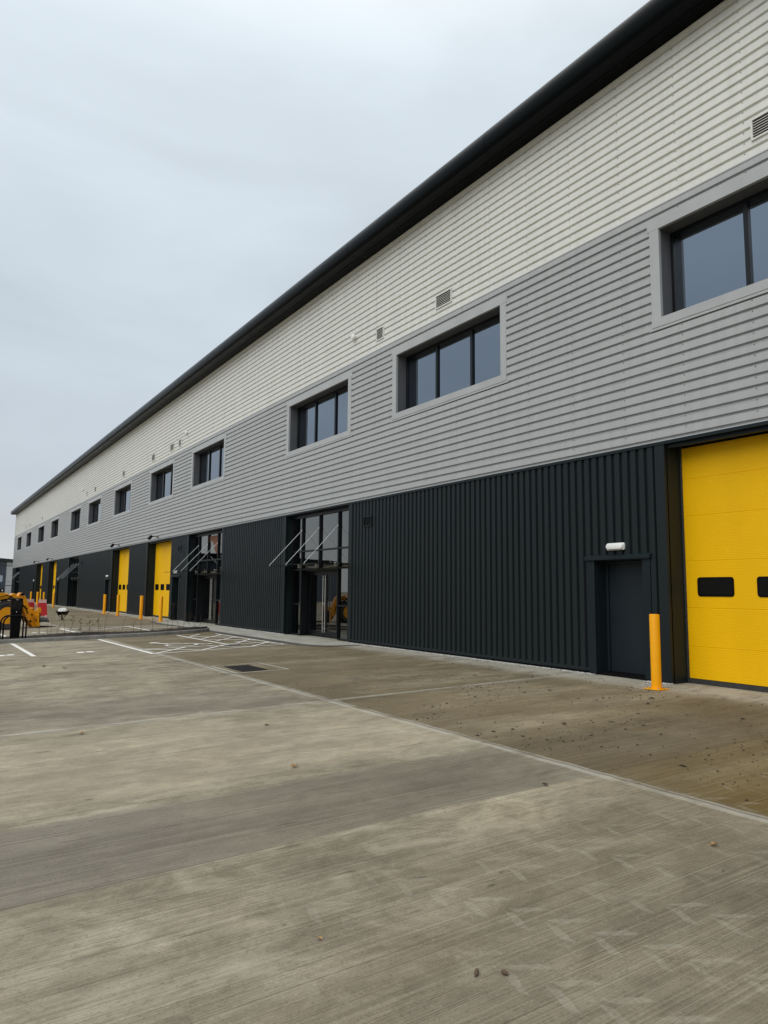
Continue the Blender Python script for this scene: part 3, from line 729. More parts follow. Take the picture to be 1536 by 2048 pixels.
# glazed entrances with canopies
CREC = .23
for ci, (a, b) in enumerate(CWS):
    zt = ZD-.03; e = MB(); recess(e, a, b, CREC, zt)
    eo = e.build('glazed_entrance', 'darktrim', WH)
    X = D+CREC; mul = [b-.81-1.24*k for k in range(3)]
    mul = [m__ for m__ in mul if m__ > a+.2]
    fr = MB(); x0, x1 = X-.06, X+.05
    fr.box(x0, x1, a+.001, a+.05, 0, zt); fr.box(x0, x1, b-.05, b-.001, 0, zt); fr.box(x0, x1, a+.05, b-.05, zt-.11, zt-.001)
    for k, y_ in enumerate(mul):
        fr.box(x0-.005, x1, y_-.028, y_+.028, 2.20 if k == 1 else .06, zt-.11)
    ds0, ds1 = mul[2]+.028, mul[0]-.028                 # door bay
    TR = [2.19, 2.80]
    spans = [(b-.05, mul[0]+.028), (mul[0]-.028, mul[1]+.028), (mul[1]-.028, mul[2]+.028), (mul[2]-.028, a+.05)]
    for hi, lo in spans:
        for zz in TR: fr.box(x0+.002, x1-.002, lo, hi, zz-.025, zz+.025)
    for hi, lo in (spans[0], spans[3]):
        fr.box(x0+.002, x1-.002, lo, hi, 1.02, 1.06); fr.box(x0+.002, x1-.002, lo, hi, 0.0, .06)
    fr.build('frame', 'frame', eo, bevel=.002)
    def pane(lo, hi, z0_, z1_, xx=X):
        q = MB(); q.box(xx, xx+.012, lo+.001, hi-.001, z0_, z1_); q.build('pane', 'tint', eo)
    for hi, lo in spans:
        pane(lo, hi, 2.826, zt-.111); pane(lo, hi, 2.216, 2.774)
    for hi, lo in (spans[0], spans[3]):
        pane(lo, hi, 1.061, 2.164); pane(lo, hi, .061, 1.019)
    # door lobby lining and double doors set back
    dx = X+.22
    lb = MB(); lb.box(X+.051, dx+.06, ds1-.001, ds1+.03, 0, 2.164); lb.box(X+.051, dx+.06, ds0-.03, ds0+.001, 0, 2.164); lb.box(X+.051, dx+.06, ds0+.002, ds1-.002, 2.13, 2.164)
    lb.box(x0+.003, X+.050, ds1-.001, ds1+.002, 0, 2.163)
    lb.build('lobby_lining', 'frame', eo)
    dm = (ds0+ds1)/2
    for s0, s1 in ((ds0+.03, dm-.004), (dm+.004, ds1-.03)):
        l_ = MB(); l_.box(dx, dx+.05, s0, s0+.07, .02, 2.12); l_.box(dx, dx+.05, s1-.07, s1, .02, 2.12)
        l_.box(dx, dx+.05, s0+.07, s1-.07, 2.0, 2.12); l_.box(dx, dx+.05, s0+.07, s1-.07, .02, .20)
        l_.build('door_leaf', 'frame', eo, bevel=.002)
        pane(s0+.07, s1-.07, .201, 1.999, dx+.018)
    for s_ in (-1, 1):
        h_ = MB(); yy = dm+s_*.075
        h_.tube([(dx-.065, yy, .16), (dx-.065, yy, 1.98)], .016, 10)
        for zz in (.28, 1.08, 1.86): h_.tube([(dx+.0, yy, zz), (dx-.065, yy, zz)], .010, 8)
        for zz in (.30, 1.08, 1.84): h_.tube([(dx-.065, yy, zz), (dx-.065, dm, zz)], .009, 8)
        h_.build('pull_handle', 'steel', eo, smooth=True)
    # canopy
    cx0 = 9.48; zc_ = 2.28
    cp_ = MB(); cp_.add([], [])
    th = .016
    cp_.prism([(cx0, zc_-.02), (D+CREC-.08, zc_+.02), (D+CREC-.08, zc_+.02+th), (cx0, zc_-.02+th)], 'y', a+.02, b-.02)
    co = cp_.build('canopy', 'clear', WH)
    eg = MB(); eg.box(cx0-.006, cx0-.001, a+.02, b-.02, zc_-.021, zc_-.003); eg.build('edge_strip', 'doorpane', co)
    for y_ in mul:
        rd = MB(); rd.tube([(9.63, y_, zc_+.03), (X-.07, y_, 3.50)], .010, 8)
        rd.lathe((X-.075, y_, 3.50), [(.02, -.01), (.026, .0), (.02, .02)], (1, 0, 0), 10)
        rd.build('tie_rod', 'steel', co, smooth=True)
        br = MB(); br.cbox((X-.12, y_, zc_+.02), (.10, .10, .12)); br.build('bracket', 'steel', co, bevel=.004)
        br = MB(); br.lathe((9.63, y_, zc_-.03), [(.028, 0), (.028, .055)], (0, 0, 1), 10); br.build('rod_foot', 'steel', co)
    if ci == 1:  # added flat brown sheet standing in for a brown reflection in this pane
        pp = MB(); yy0, yy1 = mul[2]+.06, mul[1]-.06
        ol = [(yy1, 3.86), (yy0, 3.86), (yy0, 3.10), (yy0+.25, 3.06), (yy0+.45, 3.22), (yy0+.62, 3.52), (yy0+.85, 3.66), (yy1-.05, 3.58)]
        pp.prism(ol, 'x', X-.004, X-.001); pp.build('reflection_sheet', 'brownrefl', eo)

# louvre vents on the facade
def vent(y0, y1, z0, z1, mat_, ns=7, X=None, d=.03):
    X = D+CR if X is None else X
    f_ = MB(); t_ = .03
    f_.box(X-d, X+.03, y0, y1, z1-t_, z1); f_.box(X-d, X+.03, y0, y1, z0, z0+t_)
    f_.box(X-d, X+.03, y0, y0+t_, z0+t_, z1-t_); f_.box(X-d, X+.03, y1-t_, y1, z0+t_, z1-t_)
    v_ = f_.build('vent', mat_, WH)
    s_ = MB(); st = (z1-z0-2*t_)/ns
    for k in range(1, ns): s_.box(X-.022, X-.006, y0+t_, y1-t_, z0+t_+k*st-.004, z0+t_+k*st+.004)
    s_.build('louvre', mat_, v_)
    k_ = MB(); k_.box(X-.005, X-.002, y0+t_, y1-t_, z0+t_, z1-t_); k_.build('backing', 'black', v_)
for y0, y1 in ((4.9, 5.63), (13.18, 13.83), (16.24, 16.62), (35.85, 36.5), (34.65, 35.05), (39.3, 39.95), (46.1, 46.75), (54.7, 55.35), (57.9, 58.3), (81.2, 81.85), (90.7, 91.35), (94.6, 95.0)):
    vent(y0, y1, 8.60, 8.96, 'cream')
for y0 in (16.76, 34.0, 58.3):
    vent(y0, y0+.44, 3.31, 3.60, 'darktrim', 4)

# ------------------------------------------------------------------ things fixed to the wall
def wall_light(y, label):
    t = thing('wall_light', label, 'light', (D+CR, y, 2.33), 0, 'bulkhead lights above the personnel doors')
    m_ = MB(); m_.prism(round_rect(-.19, .19, -.065, .065, .03), 'x', -.03, 0.0); m_.build('base', 'white', t)
    m_ = MB(); n_ = 8
    rings = []
    for k in range(5):
        an = k/4*math.pi/2; sc_ = math.cos(an)*.35+.65; rings.append((sc_, -.03-.055*math.sin(an)))
    outl = round_rect(-.185, .185, -.06, .06, .05); vs = []; 
    for sc_, x_ in rings: vs += [(x_, q[0]*(1-(1-sc_)*.35), q[1]*sc_) for q in outl]
    N_ = len(outl); fs = [(i*N_+k, i*N_+(k+1) % N_, (i+1)*N_+(k+1) % N_, (i+1)*N_+k) for i in range(4) for k in range(N_)]+[tuple(range(4*N_, 5*N_))]
    m_.add(vs, fs); m_.build('diffuser', 'white', t, smooth=True)
    return t
WLT = wall_light(8.45, 'white bulkhead light above the nearest dark personnel door, beside the big yellow door')
for y_, lb in ((34.65, 'white bulkhead light above the door between the second entrance and a yellow loading door'),
               (49.6, 'white bulkhead light above the dark door behind the first bollard of the second pair'),
               (69.2, 'small white bulkhead light under the tie rods of the third entrance canopy'),
               (84.95, 'farthest and smallest white bulkhead light, near the far end of the warehouse')):
    dup(WLT, (D+CR, y_, 2.33), None, lb)
def floodlight(y, label):
    t = thing('floodlight', label, 'floodlight', (D+CR, y, ZD+.17), 0, 'floodlights above the loading doors')
    m_ = MB(); m_.box(-.03, 0, -.05, .05, -.05, .05); m_.tube([(-.03, 0, 0), (-.26, 0, .05), (-.36, 0, 0)], .016); m_.build('arm', 'black', t)
    m_ = MB(); m_.cbox((-.42, 0, -.03), (.12, .34, .22), rot=Matrix.Rotation(rad(35), 3, 'Y')); m_.build('lamp_head', 'black', t, bevel=.01)
    m_ = MB(); m_.cbox((-.472, 0, -.066), (.004, .28, .16), rot=Matrix.Rotation(rad(35), 3, 'Y')); m_.build('lens', 'doorpane', t)
    return t
FLD = floodlight(38.05, 'black floodlight over the yellow loading door next to the second glazed entrance')
for y_, lb in ((46.75, 'black floodlight over the yellow door on the far side of the narrow dark panel'),
               (73.25, 'small black floodlight over the far yellow door nearer the third entrance'),
               (82.2, 'farthest black floodlight, over the last yellow door')):
    dup(FLD, (D+CR, y_, ZD+.17), None, lb)
def sounder(y, z_, label):
    t = thing('alarm_sounder', label, 'alarm', (D+CR, y, z_), 0, 'alarm sounders on the cream cladding')
    m_ = MB(); m_.lathe((0, 0, 0), [(.055, 0), (.055, -.03), (.04, -.045)], (1, 0, 0), 18); m_.build('base', 'white', t)
    m_ = MB(); m_.lathe((0, 0, 0), [(.04, -.045), (.085, -.06), (.095, -.10), (.075, -.13), (.03, -.145)], (1, 0, 0), 18); m_.build('horn', 'white', t, smooth=True)
    return t
SND = sounder(17.81, 9.08, 'white round alarm sounder beside the small louvre above the third window')
for y_, z_, lb in ((33.7, 9.08, 'white alarm sounder on the cream cladding above the second glazed entrance'),
                   (59.8, 9.30, 'tiny pale alarm sounder on the cream cladding above the third entrance'),
                   (96.9, 9.30, 'farthest tiny alarm sounder near the end of the cream cladding')):
    dup(SND, (D+CR, y_, z_), None, lb)

# ------------------------------------------------------------------ bollards
def bollard(x, y, label):
    t = thing('bollard', label, 'bollard', (x, y, gz(x)), 0, 'yellow bollards along the loading doors')
    m_ = MB(); m_.lathe((0, 0, 0), [(.078, .018), (.078, 1.165), (.074, 1.175), (.06, 1.178)], (0, 0, 1), 28); m_.build('post', 'bollard', t, smooth=True)
    m_ = MB(); m_.box(-.14, .14, -.14, .14, .003, .018)
    m_.build('base_plate', 'bollard', t, bevel=.003)
    for sx in (-1, 1):
        for sy in (-1, 1):
            m_ = MB(); m_.lathe((sx*.11, sy*.11, .018), [(.014, 0), (.014, .012), (.007, .013), (.007, .03)], (0, 0, 1), 6); m_.build('bolt', 'galv', t)
    return t
BOL = bollard(9.90, 7.22, 'tall orange-yellow bollard right in front, beside the big yellow door and dark door')
for x, y, lb in ((9.65, 33.76, 'yellow bollard in front of the yellow door nearest the second entrance, right of its pair'),
                 (9.66, 37.3, 'yellow bollard before the dark panel between the two middle yellow doors'),
                 (9.66, 42.3, 'yellow bollard standing against the left edge of the second middle yellow door'),
                 (9.58, 45.4, 'yellow bollard beside the dark door left of the middle yellow doors'),
                 (9.4, 63.3, 'distant yellow bollard just left of the far yellow door, rightmost of the far four'),
                 (9.45, 69.0, 'distant yellow bollard behind the red barriers, second of the far four from the right'),
                 (9.45, 73.0, 'distant yellow bollard rising behind the left red barrier'),
                 (9.4, 77.0, 'farthest yellow bollard, leftmost of the far four by the dark wall')):
    dup(BOL, (x, y, gz(x)), 0, lb)

# ------------------------------------------------------------------ gravel along the wall
mb = MB(); rg = random.Random(3)
for a, b in segs:
    if a > 60 or b < 2: continue
    lo, hi = max(a, 2.0), min(b, 60)
    for k in range(int((hi-lo)*(330 if lo < 20 else 120))):
        y = rg.uniform(lo, hi)
        if any(p0-.05 < y < p1+.05 for p0, p1 in PD): continue
        x = D-.01-abs(rg.gauss(0, .075)); s_ = rg.uniform(.008, .02)*(1 if lo < 20 else 1.5)
        mb.octa((x, y, gz(x)+s_*.4), s_*rg.uniform(.8, 1.3), s_*rg.uniform(.8, 1.4), s_*rg.uniform(.6, .9))
for k in range(90):
    y = 7.4+rg.gauss(0, .16); x = 10.35-abs(rg.gauss(0, .22)); s_ = rg.uniform(.008, .018)
    mb.octa((x, y, gz(x)+s_*.4), s_, s_*1.2, s_*.7)
mb.build('gravel', 'pebble', kind='stuff')

# ------------------------------------------------------------------ litter on the slab
mb = MB(); rg = random.Random(11); CL = [(rg.uniform(5.4, 10), rg.uniform(3.5, 12)) for _ in range(26)]
def flake(mb, x, y, L, wd, an, up=.004):
    ca, sa = math.cos(an), math.sin(an); z_ = gz(x)+up
    pts = [(-L/2, 0, 0), (-L*.15, wd/2, .003), (L/2, 0, .0), (L*.1, -wd/2, .004), (0, 0, .003+L*.10)]
    q = [(x+px*ca-py*sa, y+px*sa+py*ca, z_+pz) for px, py, pz in pts]
    mb.add(q, [(0, 3, 4), (3, 2, 4), (2, 1, 4), (1, 0, 4)])
for k in range(2600):
    x = rg.uniform(5.3, 10.2); y = rg.uniform(3.0, 18)
    if k % 3 == 0:
        c_ = rg.choice(CL); x = c_[0]+rg.gauss(0, .35); y = c_[1]+rg.gauss(0, .25)
        if x < 5.3: continue
    elif rg.random() > math.exp(-((y-6.8)/4.4)**2)*1.1*(.35+.65*(x-5.3)/4.9): continue
    L = .012+rg.expovariate(80); flake(mb, x, y, L, L*rg.uniform(.4, .8), rg.uniform(0, 6.3))
for k in range(60):
    x = rg.uniform(-1, 5.2); y = rg.uniform(5.5, 22); L = rg.uniform(.01, .03); flake(mb, x, y, L, L*rg.uniform(.25, .6), rg.uniform(0, 6.3))
for k in range(260):
    x = rg.uniform(.5, 9.0); y = 24.1+.14*max(0, x-3)-rg.expovariate(7); L = rg.uniform(.02, .06); flake(mb, x, y, L, L*.6, rg.uniform(0, 6.3))
mb.build('leaf_litter', 'litter', kind='stuff')
def leaf(x, y, L, label, dry=True, seed=0):
    rg = random.Random(seed); m_ = MB(); n_ = 11; an = rg.uniform(0, 6.28)
    rim = []
    for k in range(n_*2):
        a_ = 2*math.pi*k/(n_*2); rr = L/2*(1 if k % 2 == 0 else .62)*rg.uniform(.85, 1.1)
        ex = rr*math.cos(a_); ey = rr*.62*math.sin(a_)
        rim.append((ex, ey, L*(.10+.22*abs(math.sin(a_))*rg.uniform(.5, 1))))
    vs = [(0, 0, .006)]+rim; m_.add(vs, [(0, 1+k, 1+(k+1) % (2*n_)) for k in range(2*n_)])
    m_.tube([(-L*.5, 0, .008), (-L*.75, L*.1, .004)], .0015, 5)
    o = m_.build('fallen_leaf', 'leafdry' if dry else 'leafbrown'); o.location = (x, y, gz(x)+.003); o.rotation_euler = (0, 0, an)
    tag(o, label, 'leaf', 'fallen leaves on the concrete')
leaf(3.05, 6.15, .10, 'yellow-brown fallen leaf alone in the middle of the concrete yard', True, 1)
leaf(4.40, 2.82, .065, 'pale tan curled leaf at the lower right of the concrete', True, 2)
leaf(4.51, 4.40, .075, 'brown curled leaf just below the long joint of the slab', False, 3)
leaf(6.57, 6.09, .09, 'brown crumpled leaf on the stained slab below the dark door', False, 4)
leaf(1.70, 8.88, .08, 'small yellowish leaf at the left, close under the cross joint', True, 5)
leaf(1.73, 3.17, .035, 'tiny orange leaf low in the foreground', True, 6)
leaf(2.36, 16.64, .12, 'dark leaf left of the pair on the pale far slab', False, 7)
leaf(2.67, 16.08, .12, 'dark leaf right of the pair on the pale far slab', False, 8)
leaf(3.64, 8.1, .07, 'small brown leaf between the cross joint and the yellow leaf', False, 9)
for x, y, L, an, lb in ((2.15, 2.52, .055, .7, 'brown elongated seed pod, left of the two pods in the foreground'), (2.25, 2.45, .036, 1.7, 'short brown seed pod, right of the two pods in the foreground')):
    m_ = MB(); m_.tube([(-L/2, 0, .008), (-L*.25, 0, .010), (L*.1, 0, .011), (L*.4, 0, .009), (L/2, 0, .006)], [.003, .009, .010, .007, .003], 8)
    o = m_.build('seed_pod', 'leafbrown', smooth=True); o.location = (x, y, gz(x)); o.rotation_euler = (0, 0, an); tag(o, lb, 'seed pod', 'seed pods in the foreground')

# ------------------------------------------------------------------ drain covers
def drain(x0, x1, y0, y1, label, surround):
    cx, cy = (x0+x1)/2, (y0+y1)/2
    t = thing('drain_cover', label, 'drain cover', (cx, cy, gz(cx)))
    rx, ry = (x1-x0)/2, (y1-y0)/2
    m_ = MB(); m_.box(-rx, rx, -ry, ry, -.01, .005)
    nx_, ny_ = int(rx*2/.07), int(ry*2/.07)
    for i in range(nx_):
        for j in range(ny_):
            xx = -rx+(i+.5)*2*rx/nx_; yy = -ry+(j+.5)*2*ry/ny_
            m_.octa((xx, yy, .006), .022, .022, .008)
    m_.build('grating', 'iron', t)
    m_ = MB(); 
    for q in ((-rx-.03, -rx-.002, -ry-.03, ry+.03), (rx+.002, rx+.03, -ry-.03, ry+.03), (-rx-.002, rx+.002, -ry-.03, -ry-.002), (-rx-.002, rx+.002, ry+.002, ry+.03)):
        m_.box(q[0], q[1], q[2], q[3], -.01, .008)
    m_.build('rim', 'iron', t)
    if surround:
        m_ = MB(); s_ = surround
        for q in ((-s_[0]-.05, -s_[0], -s_[2], s_[3]), (s_[1], s_[1]+.05, -s_[2], s_[3]), (-s_[0], s_[1], -s_[2], -s_[2]+.05), (-s_[0], s_[1], s_[3]-.05, s_[3])):
            vs_ = [(q[0], q[2], .006), (q[1], q[2], .006), (q[1], q[3], .006), (q[0], q[3], .006)]
            m_.add(vs_, [(0, 1, 2, 3)])
        m_.build('mortar_edge', 'mortar', t)
    t.rotation_euler = (0, math.atan(-SLOPE)*-1*-1, 0)
    return t
drain(5.47, 5.95, 13.35, 14.32, 'square black studded drain cover set in a pale frame on the slab', (.42, .60, .72, .78))
drain(7.05, 7.75, 19.15, 19.5, 'dark drain cover among the white hatching of the accessible bay', None)

# ------------------------------------------------------------------ planting bed
front = [(-8, 24.0), (2.2, 24.12), (5.1, 24.35), (7.0, 24.55), (8.3, 24.95), (9.0, 25.45), (9.2, 25.8)]
back = [(9.2, 25.8), (8.9, 25.95), (7.5, 25.85), (5.0, 25.75), (2.2, 25.7), (-8, 25.7)]
mb = MB()
def kerbrun(mb, pts, wd=.12, h=.115):
    L = []
    for i, (x, y) in enumerate(pts):
        a = Vector(pts[max(i-1, 0)]); b = Vector(pts[min(i+1, len(pts)-1)]); d = (b-a).normalized(); n_ = Vector((-d.y, d.x))
        L.append((Vector((x, y)), n_))
    vs = []
    for q, n_ in L:
        i_ = q+n_*wd
        vs += [(q.x, q.y, gz(q.x)-.02), (q.x+n_.x*.01, q.y+n_.y*.01, gz(q.x)+h-.015), (q.x+n_.x*.03, q.y+n_.y*.03, gz(q.x)+h), (i_.x, i_.y, gz(i_.x)+h), (i_.x, i_.y, gz(i_.x)-.02)]
    fs = []
    for i in range(len(L)-1):
        for k in range(4): fs.append((i*5+k, i*5+k+1, (i+1)*5+k+1, (i+1)*5+k))
    mb.add(vs, fs)
kerbrun(mb, front); kerbrun(mb, back)
mb.build('kerb', 'kerb', kind='structure')
mb = MB(); rg = random.Random(5)
NX, NY = 170, 9
def fy(x):
    for (xa, ya), (xb, yb) in zip(front, front[1:]):
        if xa <= x <= xb: return ya+(yb-ya)*(x-xa)/(xb-xa)
    return 25.8
vs = []
for i in range(NX+1):
    x = -8+17.1*i/NX; y0 = fy(x)+.11; y1 = 25.60 if x < 8.9 else 25.8
    for j in range(NY+1):
        t_ = j/NY; y = y0+(y1-y0)*t_
        hgt = .10+.05*math.sin(math.pi*t_)*(1+.6*math.sin(x*1.7))+rg.uniform(-.018, .03)
        vs.append((x, y, gz(x)+hgt))
mb.add(vs, [(i*(NY+1)+j, i*(NY+1)+j+1, (i+1)*(NY+1)+j+1, (i+1)*(NY+1)+j) for i in range(NX) for j in range(NY)])
mb.build('planting_bed', 'soil', kind='structure')

# saplings in the bed: (base x px in the photo order), lean, height, leaves
def sapling(x, y, hgt, lean, leafy, label, seed):
    rg = random.Random(seed); t = thing('sapling', label, 'sapling', (x, y, gz(x)+.11), 0, 'bare saplings planted in the bed')
    m_ = MB(); pts = [(0, 0, -.05)]
    n_ = 6
    for k in range(1, n_+1):
        q = k/n_; pts.append((lean*q*q+rg.uniform(-.012, .012), rg.uniform(-.02, .02), hgt*q))
    m_.tube(pts, [.007-.0045*k/n_ for k in range(n_+1)], 5)
    for k in range(rg.randint(1, 3)):
        b = Vector(pts[rg.randint(2, 5)]); d = Vector((rg.choice((-1, 1))*rg.uniform(.05, .13), rg.uniform(-.08, .08), rg.uniform(.08, .2)))
        m_.tube([b, b+d*.5+Vector((0, 0, .02)), b+d], [.0035, .0028, .002], 4)
    m_.build('stem', 'twig', t)
    if leafy:
        l_ = MB()
        for k in range(leafy):
            b = Vector(pts[rg.randint(2, 6)])+Vector((rg.gauss(0, .05), rg.gauss(0, .05), rg.gauss(0, .04)))
            a_ = rg.uniform(0, 6.28); L = rg.uniform(.05, .095); e = Vector((math.cos(a_), math.sin(a_), rg.uniform(-.6, .8)))*L
            s_ = e.cross(Vector((0, 0, 1))).normalized()*L*.38
            l_.add([b, b+e*.5+s_, b+e, b+e*.5-s_], [(0, 1, 2, 3)])
        l_.build('leaves', 'sprig', t)
SAP = [(78, .62, .02, 0, 'thin bare sapling just right of the black hoop barriers'),
       (93, .66, -.04, 0, 'bare straight sapling, second from the hoop barriers'),
       (99, .62, .01, 0, 'bare straight sapling, third from the hoop barriers'),
       (109, .75, .30, 4, 'slender sapling leaning right beneath the wheelbarrow'),
       (124, .95, -.22, 6, 'tallest sapling leaning left in front of the wheelbarrow'),
       (134, .62, .12, 30, 'leafiest sapling with brown-green sprigs right of the wheelbarrow'),
       (152, .55, -.01, 26, 'short sapling with brown sprigs, second of the leafy ones'),
       (169, .60, .01, 30, 'sapling with forked leafy top, third of the leafy ones'),
       (184, .55, .01, 26, 'small leafy sapling, rightmost of the leafy ones'),
       (198, .66, .07, 3, 'thin sapling leaning slightly right after the leafy ones'),
       (231, .78, .28, 0, 'long thin sapling leaning right before the dark panel'),
       (255, .50, -.02, 0, 'short bare twig below the middle yellow door'),
       (271, .52, .01, 0, 'short bare twig left of a middle bollard'),
       (298, .80, -.12, 2, 'tall bare sapling leaning left below the dark reveal'),
       (327, .62, .02, 0, 'bare sapling right of the rightmost middle bollard'),
       (340, .95, .0, 8, 'very thin tall sapling before the dark personnel door'),
       (355, .60, -.02, 0, 'bare twig left of the second glazed entrance'),
       (371, .56, .01, 0, 'bare twig below the left jamb of the second entrance'),
       (383, .56, .0, 0, 'bare twig below the lobby of the second entrance'),
       (395, .52, .03, 0, 'bare twig near the end of the bed'),
       (410, .50, .01, 0, 'last bare twig at the rounded end of the bed')]
for i, (px, hg, ln, lf, lb) in enumerate(SAP):
    x = 3.34+(px-80)*.01645; y = min(fy(x)+.35+.25*random.random(), 25.6)
    sapling(x, y, hg, ln, lf, lb, 40+i)

# ------------------------------------------------------------------ charging post and hoop barriers
t = thing('charging_post', 'black tapered vehicle charging post behind hoop barriers at the end of the bed', 'charging post', (2.62, 24.62, gz(2.6)+.08))
m_ = MB()
z1 = 1.25
m_.add([(-.125, -.09, 0), (.125, -.09, 0), (.125, .09, 0), (-.125, .09, 0), (-.165, -.12, z1), (.165, -.12, z1), (.165, .12, z1), (-.165, .12, z1)],
       [(0, 1, 5, 4), (1, 2, 6, 5), (2, 3, 7, 6), (3, 0, 4, 7), (4, 5, 6, 7), (3, 2, 1, 0)])
m_.build('housing', 'black', t, bevel=.015)
def yf(z_): return -.09-.03*z_/z1
m_ = MB(); zz0, zz1 = .92, 1.18
m_.add([(-.13, yf(zz0)-.004, zz0), (.13, yf(zz0)-.004, zz0), (.13, yf(zz1)-.004, zz1), (-.13, yf(zz1)-.004, zz1)], [(0, 1, 2, 3)]); m_.build('front_panel', 'doorpane', t)
m_ = MB()
for k in range(5): m_.cbox((.075, yf(.96+k*.045)-.010, .96+k*.045), (.07, .008, .012))
m_.build('keypad_slots', 'iron', t)
m_ = MB()
for k in range(3): m_.lathe((-.06, yf(.97+k*.075)-.004, .97+k*.075), [(.022, 0), (.022, .012), (.012, .014)], (0, -1, 0), 12)
m_.build('socket', 'iron', t)
m_ = MB(); m_.lathe((0, yf(.84)-.002, .84), [(.013, 0), (.013, .008)], (0, -1, 0), 12); m_.build('lock_button', 'white', t)
m_ = MB(); m_.cbox((.0, yf(1.2)-.006, 1.205), (.07, .006, .018)); m_.build('name_plate', 'galv', t)
def hoop(x, y, label):
    t = thing('hoop_barrier', label, 'hoop barrier', (x, y, gz(x)+.05), 0, 'hoop barriers before the charging post')
    m_ = MB(); H_, W_, R = .76, .31, .22
    pts = [(-W_, 0, 0), (-W_, 0, H_-R)]+[(-W_+R-R*math.cos(rad(a_)), 0, H_-R+R*math.sin(rad(a_))) for a_ in range(15, 91, 15)]
    pts += [(W_-R+R*math.sin(rad(a_)), 0, H_-R+R*math.cos(rad(a_))) for a_ in range(0, 91, 15)]+[(W_, 0, 0)]
    m_.tube(pts, .024, 12); m_.build('hoop', 'black', t, smooth=True)
    for s_ in (-1, 1):
        q = MB(); q.lathe((s_*W_, 0, 0), [(.05, 0), (.05, .012)], (0, 0, 1), 16); q.build('foot_plate', 'black', t)
    return t
hp = hoop(2.58, 24.30, 'nearer black tubular hoop barrier in front of the charging post')
dup(hp, (2.52, 24.52, gz(2.5)+.05), 0, 'farther black tubular hoop barrier just behind the nearer hoop')

# ------------------------------------------------------------------ telehandler
t = thing('telehandler', 'orange telehandler with lowered boom and forks, cut off by the left edge', 'telehandler', (3.02, 31.75, gz(3.0)), rad(14))
def tpart(name, mbx, mt, parent=None, **k): return mbx.build(name, mt, parent or t, **k)
# local frame: +x forward, near (camera) side is -y; front axle at x=0, width 2.1
for (wx, wy, st) in ((0, 0, -1), (0, 1.95, 1), (-2.75, 0, -1), (-2.75, 1.95, 1)):
    R = .56
    m_ = MB(); m_.lathe((wx, wy, R), [(.33, -.16), (.47, -.19), (.54, -.17), (R, -.10), (R, .10), (.54, .17), (.47, .19), (.33, .16)], (0, 1, 0), 40)
    for k in range(22):
        a_ = 2*math.pi*k/22
        for sy in (-1, 1):
            rot = Matrix.Rotation(-a_-sy*.07, 3, 'Y')
            m_.cbox(Vector((wx, wy+sy*.085, R))+rot @ Vector((R+.005, 0, 0)), (.035, .15, .05), rot=rot)
    wh = tpart('wheel', m_, 'rubber', smooth=False)
    m_ = MB(); m_.lathe((wx, wy, R), [(.33, -.165), (.33, -.14), (.29, -.13), (.25, -.02), (.25, .02), (.29, .13), (.33, .14), (.33, .165)], (0, 1, 0), 32); tpart('rim', m_, 'orange', wh, smooth=True)
    m_ = MB(); m_.lathe((wx, wy, R), [(.12, -.14), (.14, -.05), (.14, .05), (.12, .14)], (0, 1, 0), 20)
    for k in range(8):
        a_ = 2*math.pi*k/8; m_.lathe((wx+.17*math.cos(a_), wy, R+.17*math.sin(a_)), [(.015, -.05), (.015, .05)], (0, 1, 0), 6)
    tpart('hub', m_, 'black', wh)
m_ = MB()   # chassis
m_.prism([(-3.4, .45), (.35, .38), (.42, .62), (.2, .80), (-.55, .86), (-3.5, .95)], 'y', .35, 1.6)
tpart('chassis', m_, 'black', bevel=.02)
for wy in (-.16, 1.79):
    m_ = MB()   # front fender
    pts = [(-.02+.66*math.cos(rad(a_)), .56+.66*math.sin(rad(a_))) for a_ in range(55, 166, 11)]
    o_ = pts+[(q[0]*.955, .56+(q[1]-.56)*.955) for q in pts[::-1]]
    m_.prism(o_, 'y', wy, wy+.34)
    tpart('fender', m_, 'black', bevel=.005)
m_ = MB()   # engine cover on the near side
m_.prism([(-3.3, .75), (-.70, .75), (-.45, 1.12), (.08, 1.18), (.10, 1.30), (.0, 1.44), (-.6, 1.47), (-2.4, 1.45), (-3.3, 1.25)], 'y', -.06, .50)
tpart('engine_cover', m_, 'orange', bevel=.04)
m_ = MB()
for k in range(6): m_.box(-1.6+k*.08, -1.56+k*.08, -.112, -.10, .9, 1.2)
tpart('grille', m_, 'black')
m_ = MB()   # cab on far side
cab = [(-2.05, .85), (-.75, .85), (-.55, 1.35), (-.85, 2.28), (-1.95, 2.30), (-2.15, 1.4)]
m_.prism(cab, 'y', 1.12, 1.98)
cabo = tpart('cab', m_, 'black', bevel=.03)
m_ = MB(); m_.prism([(-1.95, 1.30), (-.68, 1.30), (-.68, 1.40), (-.93, 2.20), (-1.88, 2.2), (-2.02, 1.42)], 'y', 1.10, 2.0); tpart('window', m_, 'glass', cabo)
m_ = MB(); m_.prism([(-2.08, .84), (-.74, .84), (-.66, 1.05), (-2.12, 1.1)], 'y', 1.09, 2.01); tpart('door_panel', m_, 'orange', cabo)
